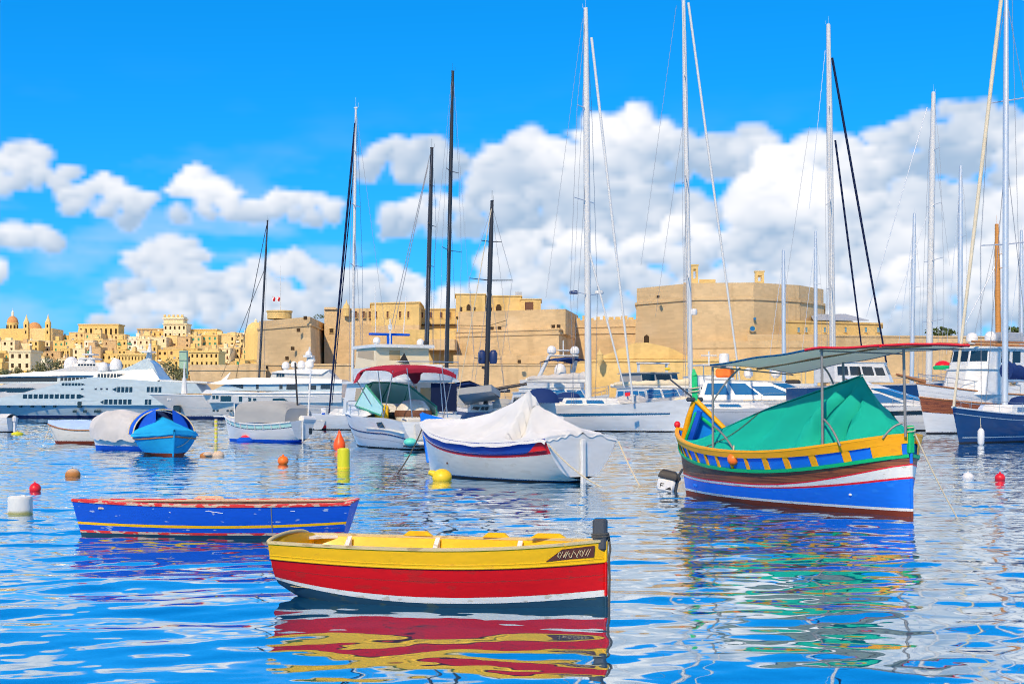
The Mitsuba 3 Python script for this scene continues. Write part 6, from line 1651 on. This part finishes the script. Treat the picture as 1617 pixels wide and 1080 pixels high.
def build_super():
    def a_(t, h, X, Z):
        swept(t, 'main_deck', X, Z, [(-40, 632), (175, 632), (175, 606), (30, 606), (0, 612), (-40, 622)], 5.2, 4.9, 'gelcoat_grey', [[(-30, 621), (4, 621), (70, 613), (18, 613), (-30, 616)], [(24, 620), (52, 620), (72, 614), (34, 614)]])
        swept(t, 'upper_deck', X, Z, [(0, 606), (175, 606), (175, 592), (14, 594)], 4.9, 4.5, 'gelcoat_ice', [[(4, 604), (103, 603), (103, 596.5), (13, 597.5)]] + rowof(108, 150, 597, 602, 7))
        swept(t, 'deck_overhang', X, Z, [(2, 596), (175, 593), (175, 588), (72, 588), (20, 593)], 5.3, 5.0, 'gelcoat')
        swept(t, 'bridge_deck', X, Z, [(78, 588), (175, 588), (175, 579), (122, 580), (98, 585)], 4.2, 3.6, 'gelcoat_grey')
        swept(t, 'top_deck', X, Z, [(118, 580), (170, 580), (168, 574), (128, 575)], 3.6, 3.2, 'gelcoat', rowof(132, 160, 575.5, 578.5, 6))
        for px, py, r in ((117, 577, .95), (134, 573, .6), (147, 573, .6)): dome(t, (X(px), 1.6, Z(py)), r * 8 / 5.5, h=1.15)
        t.add('mast', [tube([(X(143), 0, Z(580)), (X(143), 0, Z(546))], [.5, .15], 8), box((X(143), 0, Z(560)), (2.2, 3.6, .25)), box((X(143), 0, Z(567)), (3.0, 5.0, .25))], 'gelcoat')
    superyacht('pale superyacht with long dark upper window band, furthest left', 55, 268, 52, 11, 3.6, -100, a_, 'gelcoat_grey')

    def b_(t, h, X, Z):
        swept(t, 'main_deck', X, Z, [(-30, 640), (330, 640), (330, 625), (255, 620), (150, 620), (50, 621.5), (10, 630)], 5.1, 4.7, 'gelcoat_ice',
              rowof(52, 134, 623, 629.5, 10) + [[(135, 629.5), (140, 629.5), (148, 626.5), (140, 623), (135, 623)]] + [[(172, 635), (177, 632), (177, 638.5)]] + rowof(178, 222, 631, 638.5, 6) + rowof(241, 252, 631, 639, 2) + [[(137, 644), (143.5, 644), (143.5, 634), (137, 635)]] * 0)
        swept(t, 'upper_deck', X, Z, [(52, 621.6), (330, 621.6), (318, 606), (262, 603), (160, 596), (112, 604)], 4.7, 4.2, 'gelcoat_ice',
              rowof(111, 141, 605.5, 609.5, 6) + [[(141, 609.5), (148, 607.8), (141, 605.5)]] + [[(141, 616), (145, 616), (145, 614), (141, 614)]] + rowof(162, 188, 613.5, 616, 3, .6) + [[(189, 615.5), (196, 612), (196, 619)]] + rowof(197, 222, 611.5, 620, 4) + rowof(243, 267, 611.5, 620, 4))
        swept(t, 'bridge_deck', X, Z, [(150, 600), (255, 604), (262, 600), (250, 584), (208, 586), (162, 589.5), (158, 596)], 4.3, 3.7, 'gelcoat_ice', rowof(165, 195, 591, 597, 6) + [[(195, 597), (208, 591.5), (195, 591)]])
        swept(t, 'radar_arch', X, Z, [(190, 588), (252, 590), (256, 600), (262, 602), (247, 575), (241, 570), (234, 567), (214, 578)], 3.8, 2.0, 'gelcoat_ice', [[(224, 592), (244, 583), (252, 597), (238, 598)]], 'gelcoat_grey')
        t.add('mast', [tube([(X(235), 0, Z(570)), (X(237), 0, Z(543))], [.6, .18], 8), box((X(235), 0, Z(556)), (1.6, 3.4, .25))], 'gelcoat')
        for px, py, r in ((167, 582, .85), (187, 579, 1.05)): dome(t, (X(px), 1.4, Z(py)), r, h=1.25)
        t.add('aft_deck', slab([(X(262), -4.2, Z(603)), (X(335), -4.0, Z(606)), (X(335), 4.0, Z(606)), (X(262), 4.2, Z(603))], (0, 0, .3)), 'gelcoat')
        for px in (132, 148, 165, 170): t.add('porthole', box((X(px), 4.85, Z(649.5)), (.5, .6, .45)), 'glass_dark')
        t.add('side_door', box((X(140), 4.9, Z(639)), (.75, .5, 1.0), ch=.1), 'glass_dark')
        for px in (28, 47, 65, 83, 101): t.add('porthole', box((X(px), 4.2 + .006 * px, Z(642)), (.3, .9, .3)), 'glass_dark')
    superyacht('ice blue superyacht with swept radar arch and rows of pointed windows', 115, 240, 47, 10, 2.9, -70, b_, 'gelcoat_ice')

    def c_(t, h, X, Z):
        swept(t, 'main_deck', X, Z, [(338, 636), (545, 636), (545, 620), (345, 621.5)], 4.55, 4.5, 'gelcoat_grey', rowof(345, 356, 625, 630.5, 2) + [[(357.5, 634), (374, 634), (374, 625.5), (357.5, 625.5)]] + [[(386, 634.5), (391, 634.5), (391, 626), (386, 626)], [(400.5, 634.5), (405, 634.5), (405, 626), (400.5, 626)], [(408, 634.5), (413, 633), (413, 626), (408, 626)], [(438, 634), (448, 634), (455, 636), (466, 636), (450, 626), (438, 626)]])
        swept(t, 'deck_edge', X, Z, [(328, 622), (545, 622), (545, 618.5), (455, 618.5), (420, 620), (335, 616)], 4.7, 4.6, 'gelcoat')
        swept(t, 'upper_deck', X, Z, [(344, 617), (545, 619), (545, 604), (372, 604)], 4.3, 4.1, 'gelcoat_ice', [[(370, 609), (392, 614.5), (392, 608)]] + rowof(412, 416, 608, 615, 1, 0) + [[(448, 615), (453, 615), (453, 608.5), (448, 608.5)]] + [[(459, 616), (474, 616), (474, 608), (459, 608)], [(493, 616), (505, 616), (505, 609), (493, 609)], [(512, 615), (527, 615), (527, 608), (512, 608)]])
        swept(t, 'deck_overhang', X, Z, [(339, 606.5), (370, 608), (545, 606), (545, 600), (398, 597), (360, 601.5)], 4.7, 4.4, 'gelcoat')
        swept(t, 'bridge', X, Z, [(432, 598), (535, 600), (520, 584), (470, 588), (436, 588.5)], 3.4, 3.1, 'gelcoat_grey', rowof(442, 455, 590.5, 596, 3, .15))
        swept(t, 'bridge_roof', X, Z, [(432, 589.5), (512, 592), (525, 584), (474, 583.5), (446, 586)], 3.7, 3.3, 'gelcoat')
        swept(t, 'arch', X, Z, [(468, 590), (484, 590), (497, 568), (494, 564), (484, 572)], 1.6, 1.0, 'gelcoat')
        t.add('mast', [tube([(X(487), 0, Z(574)), (X(489), 0, Z(548))], [.4, .12], 8), box((X(488), 0, Z(563)), (1.4, 3.0, .3))], 'gelcoat')
        for px, py, r in ((453, 578.5, .62), (466, 576.5, .5), (478, 577.5, .68), (491, 577, .62), (489, 560, .5)): dome(t, (X(px), 1.2, Z(py)), r, h=1.15)
        t.add('fore_mast', [tube([(X(291), 0, Z(622)), (X(291), 0, Z(572))], [.35, .06], 8), tube([(X(291), 0, Z(622)), (X(291), 0, Z(597))], [.55, .30], 8)], 'gelcoat')
        t.add('wing', slab([(X(352), 3.0, Z(604)), (X(362), 3.0, Z(603)), (X(369), 2.4, Z(588))], (0, -.3, 0)), 'gelcoat')
        t.add('anchor_pocket', box((X(283.5), 1.55, Z(646)), (1.1, 1.0, 1.15), ch=.12), 'glass_dark')
        t.add('bow_lettering', [box((X(268 + 4 * k), .95 + .10 * k, Z(630.4)), (.22, .5, .26)) for k in range(5)], 'plastic_white', kind='stuff')
        for px in (346, 352, 368, 373.5, 380, 387): t.add('porthole', box((X(px), 4.02 + .0022 * (px - 346), Z(648.5)), (.30, .5, .30)), 'glass_dark')
        hs = lambda s: h.zs(s) - 2.1
        t.add('knuckle', h.band(lambda s: 1.25 + .5 * s, lambda s: 1.31 + .5 * s, n=30, m=2, t0=.2, t1=.9, off=.02), 'gelcoat_ice', 60)
        t.add('bulwark_rail', h.rail(h.zs, .10), 'gelcoat', 60)
    superyacht('grey hulled superyacht with flared bow pointing left and four white domes', 405, 225, 34, 9.4, 3.55, 240, c_, 'gelcoat_stone', stem=6.5)


build_super()


# ---------------------------------------------------------------- small boats on the left
def covered_dinghy():
    p = floating(122, 701); p[1] += 1.0
    t = Thing('dinghy', 'white dinghy with pale blue cover and varnished rim, left of the tarpaulin wrapped boat', 'dinghy', loc=p, yaw=math.radians(172))
    h = Hull(4.0, 1.6, (.82, .74, 1.05), draft=.2, stem=.45, trans=.1, sw=.8, tm=.42, pw=2.2, e=(.38, .34, .7), rise=(.0, .2))
    t.add('bottom_paint', h.band(-.3, .14), 'paint_foul_red', 60)
    t.add('topsides', h.band(.14, h.zs), 'gelcoat_cream', 60)
    t.add('rim', h.rail(lambda s: h.zs(s) - .02, .04, off=.01), 'teak', 60)
    t.add('transom', h.transom(0), 'gelcoat_cream')
    n = np.linspace(0, 1, 24); q = np.linspace(-1, 1, 13)
    e = h.at(n, 1.0)
    P = np.array([[(e[i, 0], e[i, 1] * k, e[i, 2] + .02 + (.18 + .34 * math.sin(PI * n[i])) * (1 - abs(k) ** 1.3) * 1.0) for k in q] for i in range(24)])
    P[..., 2] += .05 * (meshkit.fbm(P * 2.1, 2) - .5)
    t.add('cover', grid(P), 'canvas_pale_blue', 60)
    r = Thing('mooring_rope', 'thin pale rope from the bow of the white dinghy into the water at left', 'rope')
    r.add(None, rope(t.world((1.9, 0, .95)), W(68, 699, 72), .1, .02), 'rope_pale')
    f = Thing('inflatable', 'small white inflatable tender floating behind the pale blue covered dinghy', 'inflatable boat', loc=W(110, HY, 96) * [1, 1, 0], yaw=math.radians(20))
    f.add('tube', [tube([(1.1 * math.cos(a), .62 * math.sin(a), .25) for a in np.linspace(-2.5, 2.5, 22)], .24, 10)], 'plastic_white', 60)
    f.add('transom_board', box((-.9, 0, .28), (.08, .8, .4), ch=.02), 'gelcoat_grey')
    f.add('floor_board', box((0, 0, .10), (1.9, .8, .06)), 'gelcoat_grey')


def wrapped_boat():
    p = floating(186, 711); p[1] += .8
    t = Thing('wrapped_boat', 'boat wrapped in a baggy pale grey tarpaulin between the white dinghy and cyan boat', 'boat', loc=p, yaw=math.radians(150))
    h = Hull(3.9, 1.7, (.7, .66, .85), draft=.2, stem=.3, trans=.1, sw=.85, tm=.42, pw=2.2, e=(.38, .34, .7))
    t.add('bottom_paint', h.band(-.3, .20), 'canvas_royal', 60)
    t.add('topsides', h.band(.20, h.zs), 'gelcoat', 60)
    t.add('transom', h.transom(0), 'gelcoat')
    t.add('rub_rail', h.rail(lambda s: h.zs(s) - .12, .04, off=.01), 'gelcoat_grey', 60)
    n = np.linspace(0, 1, 36); q = np.linspace(-1, 1, 33)
    e = h.at(n, 1.0)
    def bag(k, tt): return 1.15 * (1 - abs(k) ** 3.2) * (math.sin(PI * (.10 + .84 * tt)) ** .5)
    P = np.array([[(e[i, 0] * 1.03, (e[i, 1] + .10) * k * (1 + .10 * (1 - k * k)), e[i, 2] - .22 + (.2 + bag(k, n[i])) * (abs(k) < .999)) for k in q] for i in range(36)])
    P += (meshkit.fbm(np.stack([P[..., 0] * 2.2, P[..., 1] * 2.2, P[..., 2] * 2.2], -1), 4, 5)[..., None] - .5) * np.array([.12, .22, .26])
    t.add('tarpaulin', grid(P), 'canvas_pale', 70)
    t.add('lashing', rope((1.95, -.1, .4), (-1.95, .75, .45), .1, .015), 'rope_pale')
    t.add('outboard_bracket', [box((-2.1, 0, .55), (.25, .4, .5), ch=.08)], 'tin_grey')


def cyan_boat():
    p = floating(249, 720); p[1] += 1.3
    t = Thing('cuddy_boat', 'boat under a bright cyan cover with open royal blue hood', 'boat', loc=p, yaw=math.radians(-68))
    h = Hull(4.7, 2.6, (.95, .88, 1.02), draft=.2, stem=.35, trans=.1, sw=.85, tm=.45, pw=2.6, e=(.40, .36, .85), rise=(.1, .1))
    t.add('bottom_paint', h.band(-.3, .12), 'paint_foul_red', 60)
    t.add('topsides', h.band(.12, h.zs), 'canvas_cyan', 60)
    t.add('rim', h.rail(lambda s: h.zs(s) - .22, .035, off=.012), 'teak', 60)
    t.add('transom', h.transom(0), 'canvas_cyan')
    t.add('stem', tube([h.at(1.0, v, 1) for v in np.linspace(.1, .95, 5)], .04, 6), 'canvas_cyan')
    n = np.linspace(.32, 1, 26); q = np.linspace(-1, 1, 21); e = h.at(n, 1.0)
    P = np.array([[(e[i, 0] + .02, (e[i, 1] + .04) * k, e[i, 2] - .16 * (abs(k) > .97) + .03 + .66 * (1 - abs(k) ** 1.15) * (1 - (n[i] - .32) / .68) ** .8) for k in q] for i in range(26)])
    P[..., 2] += .08 * (meshkit.fbm(P * 1.8, 3) - .5)
    t.add('cover', grid(P), 'canvas_cyan', 60)
    a = np.linspace(0, PI, 25)
    for s in (1, -1):
        xs = np.linspace(-1.9, -.35, 9)
        ang = np.linspace(0 if s > 0 else PI, PI / 2 + (-.10 if s > 0 else .10), 13)
        P = np.array([[(x - .25 * math.sin(b), 1.24 * math.cos(b), .82 + (1.12 - .10 * ((x + 1.1) / .8) ** 2) * math.sin(b)) for b in ang] for x in xs])
        P[..., 2] += .05 * (meshkit.fbm(P * 2.3, 2) - .5)
        t.add('hood', grid(P), 'canvas_royal', 60)
    t.add('hood_hoop', tube([(-.32 - .25 * math.sin(b), 1.26 * math.cos(b), .82 + 1.05 * math.sin(b)) for b in a], .03, 6), 'pale_ochre', 60)
    t.add('hood_hoop', tube([(-1.9 - .25 * math.sin(b), 1.26 * math.cos(b), .82 + 1.05 * math.sin(b)) for b in a], .03, 6), 'pale_ochre', 60)
    t.add('hood_back', poly3([(-1.95 - .2 * math.sin(b), 1.2 * math.cos(b), .80 + 1.0 * math.sin(b)) for b in a]), 'canvas_navy')
    for s in (1, -1):
        arc = [(-.40 - .25 * math.sin(b), s * 1.18 * math.cos(b), .80 + 1.0 * math.sin(b)) for b in np.linspace(.02, PI / 2 - .14, 10)]
        t.add('hood_front', slab(arc + [(-.25, s * .30, 1.42), (-.12, s * .75, 1.0)], (-.02, 0, 0)), 'canvas_royal')
    t.add('draped_line', rope(h.at(.8, .9, 1, .03), h.at(.97, .45, 1, .05), .1, .014), 'rope_pale')


def canopy_boat():
    c = floating(478, 699)
    yw = math.radians(146); L = 6.0
    t = Thing('canopy_boat', 'white boat with grey canopy and turquoise balustrade bulwark, stern towards the camera', 'boat', loc=(c[0] + math.cos(yw) * L / 2, c[1] + math.sin(yw) * L / 2, 0), yaw=yw)
    h = Hull(L, 2.3, (1.15, 1.0, 1.45, .4), draft=.25, stem=.5, trans=.0, sw=.85, tm=.42, pw=2.2, e=(.38, .34, .8), rise=(.12, 0))
    t.add('bottom_paint', h.band(-.3, .16), 'canvas_royal', 60)
    t.add('topsides', h.band(.16, lambda s: h.zs(s) - .28), 'gelcoat', 60)
    t.add('dark_line', h.band(lambda s: h.zs(s) - .30, lambda s: h.zs(s) - .26, m=2, off=.012), 'plastic_navy', 60)
    t.add('bulwark', h.band(lambda s: h.zs(s) - .26, lambda s: h.zs(s) - .03, m=3), 'glass_teal', 60)
    t.add('cap_rail', h.rail(h.zs, .05, off=.02), 'gelcoat', 60)
    for ti in np.linspace(.12, .92, 9):
        for s in (1, -1):
            e0, e1 = h.at(ti, h.vz(ti, h.zs(ti) - .27), s, .03), h.at(ti, 1.0, s, .03)
            t.add('baluster', tube([e0, e1], .035, 6), 'gelcoat')
    t.add('transom', h.transom(0, .06), 'gelcoat')
    t.add('transom_port', box((-L / 2 - .02, -.62, .62), (.06, .22, .34), ch=.02), 'glass_dark')
    t.add('rudder_post', box((-L / 2 - .04, .05, .6), (.08, .10, 1.1), ch=.03), 'gelcoat')
    t.add('deck', h.deck(-.05), 'gelcoat')
    xs = np.linspace(-2.7, 1.1, 14); a = np.linspace(0, PI, 15)
    P = np.array([[(x, 1.08 * np.sign(math.cos(b)) * abs(math.cos(b)) ** .5, 1.1 + (1.22 - .12 * ((x + .6) / 1.8) ** 2 - .25 * sm(-2.2, -2.7, x)) * math.sin(b) ** .55) for b in a] for x in xs])
    P[..., 2] += .05 * (meshkit.fbm(P * 1.6, 3) - .5)
    cn = t.add('canopy', grid(P), 'canvas_grey', 60)
    t.add('canopy_back', poly3([p + [-.01, 0, 0] for p in P[0]]), 'canvas_grey', parent=cn)
    t.add('windscreen', slab([(1.15, -.95, 1.2), (1.15, .95, 1.2), (1.5, .7, 2.1), (1.5, -.7, 2.1)], (-.04, 0, 0)), 'glass_blue')
    t.add('windscreen_frame', tube([(1.15, -.98, 1.15), (1.5, -.72, 2.15), (1.5, .72, 2.15), (1.15, .98, 1.15)], .04, 6), 'gelcoat')
    t.add('bow_pulpit', box((L / 2 + .25, 0, 1.42), (.9, .4, .08), ch=.02), 'gelcoat')
    t.add('deck_post', tube([(-2.75, -.7, 1.1), (-2.9, -.75, 4.0)], .05, 8), 'plastic_white')
    t.add('deck_post', tube([(-2.5, -.2, 1.1), (-2.35, -.1, 4.4)], .05, 8), 'rubber')
    t.add('inflatable_roll', tube([(-2.9, -1.0, 1.25), (-2.9, .0, 1.3)], .2, 10), 'plastic_white')


def left_edge_boat():
    p = floating(2, 683)
    t = Thing('tender', 'stubby white tender boat cut off by the left edge', 'boat', loc=p + [-.9, .6, 0], yaw=math.radians(168))
    h = Hull(3.4, 1.8, (1.12, 1.12, 1.2), draft=.2, stem=.3, trans=.05, sw=.9, tm=.42, pw=2.2, e=(.3, .3, .7))
    t.add('bottom_paint', h.band(-.3, .1), 'rubber', 60)
    t.add('topsides', h.band(.1, h.zs), 'gelcoat', 60)
    t.add('rub_rail', h.band(lambda s: h.zs(s) - .50, lambda s: h.zs(s) - .44, off=.02, thick=True), 'gelcoat_cream')
    t.add('transom', h.transom(0), 'gelcoat')
    t.add('cover', [grid(np.array([[(e[0], e[1] * k, e[2] + .28 * (1 - k * k)) for k in np.linspace(-1, 1, 9)] for e in h.at(np.linspace(0, .98, 20), 1.0)]))], 'canvas_white', 60)
    t.add('outboard', [box((-1.85, 0, 1.0), (.32, .3, .5), ch=.1), box((-1.85, 0, .4), (.16, .12, .9), ch=.03)], 'plastic_white')


def work_boat():
    p = floating(515, 679)
    t = Thing('work_boat', 'small red hulled work boat with a blue and white sign beside the cruiser bow', 'boat', loc=p + [.6, 1.5, 0], yaw=math.radians(60))
    h = Hull(5.0, 1.9, (.75, .7, 1.0), draft=.2, stem=.4, trans=.1, sw=.85, tm=.42, pw=2.2, e=(.35, .34, .8))
    t.add('bottom_paint', h.band(-.3, .15), 'rubber', 60)
    t.add('topsides', h.band(.15, .42), 'plastic_red', 60)
    t.add('upper_topsides', h.band(.42, h.zs), 'gelcoat_grey', 60)
    t.add('transom', h.transom(0), 'gelcoat_grey')
    t.add('deck', h.deck(-.1), 'bark')
    x = t.local(W(511, 655, 118 * 0 + p[1] - .6))
    sg = t.add('sign_board', slab([t.local(W(a, b, p[1] - .8)) for a, b in ((507, 672), (514, 672), (514, 644), (507, 644))], t.local(W(510, 655, p[1] - .72)) - t.local(W(510, 655, p[1] - .8))), 'plastic_white')
    t.add('blue_panel', slab([t.local(W(a, b, p[1] - .84)) for a, b in ((508, 659), (513, 659), (513, 652), (508, 652))], t.local(W(510, 655, p[1] - .8)) - t.local(W(510, 655, p[1] - .84))), 'canvas_royal', parent=sg)
    t.add('bundle', lathe([(0, 0), (.5, 0), (.55, .5), (.4, 1.0), (0, 1.1)], (.3, -.2, .7), 12), 'pale_ochre', 50)
    t.add('crate', box((-.9, .3, .95), (.9, .8, .7), ch=.04), 'tin_grey')
    t.add('upright_plank', box((1.2, -.3, 1.3), (.25, .12, 1.5)), 'shutter_brown')


covered_dinghy(); wrapped_boat(); cyan_boat(); canopy_boat(); left_edge_boat(); work_boat()
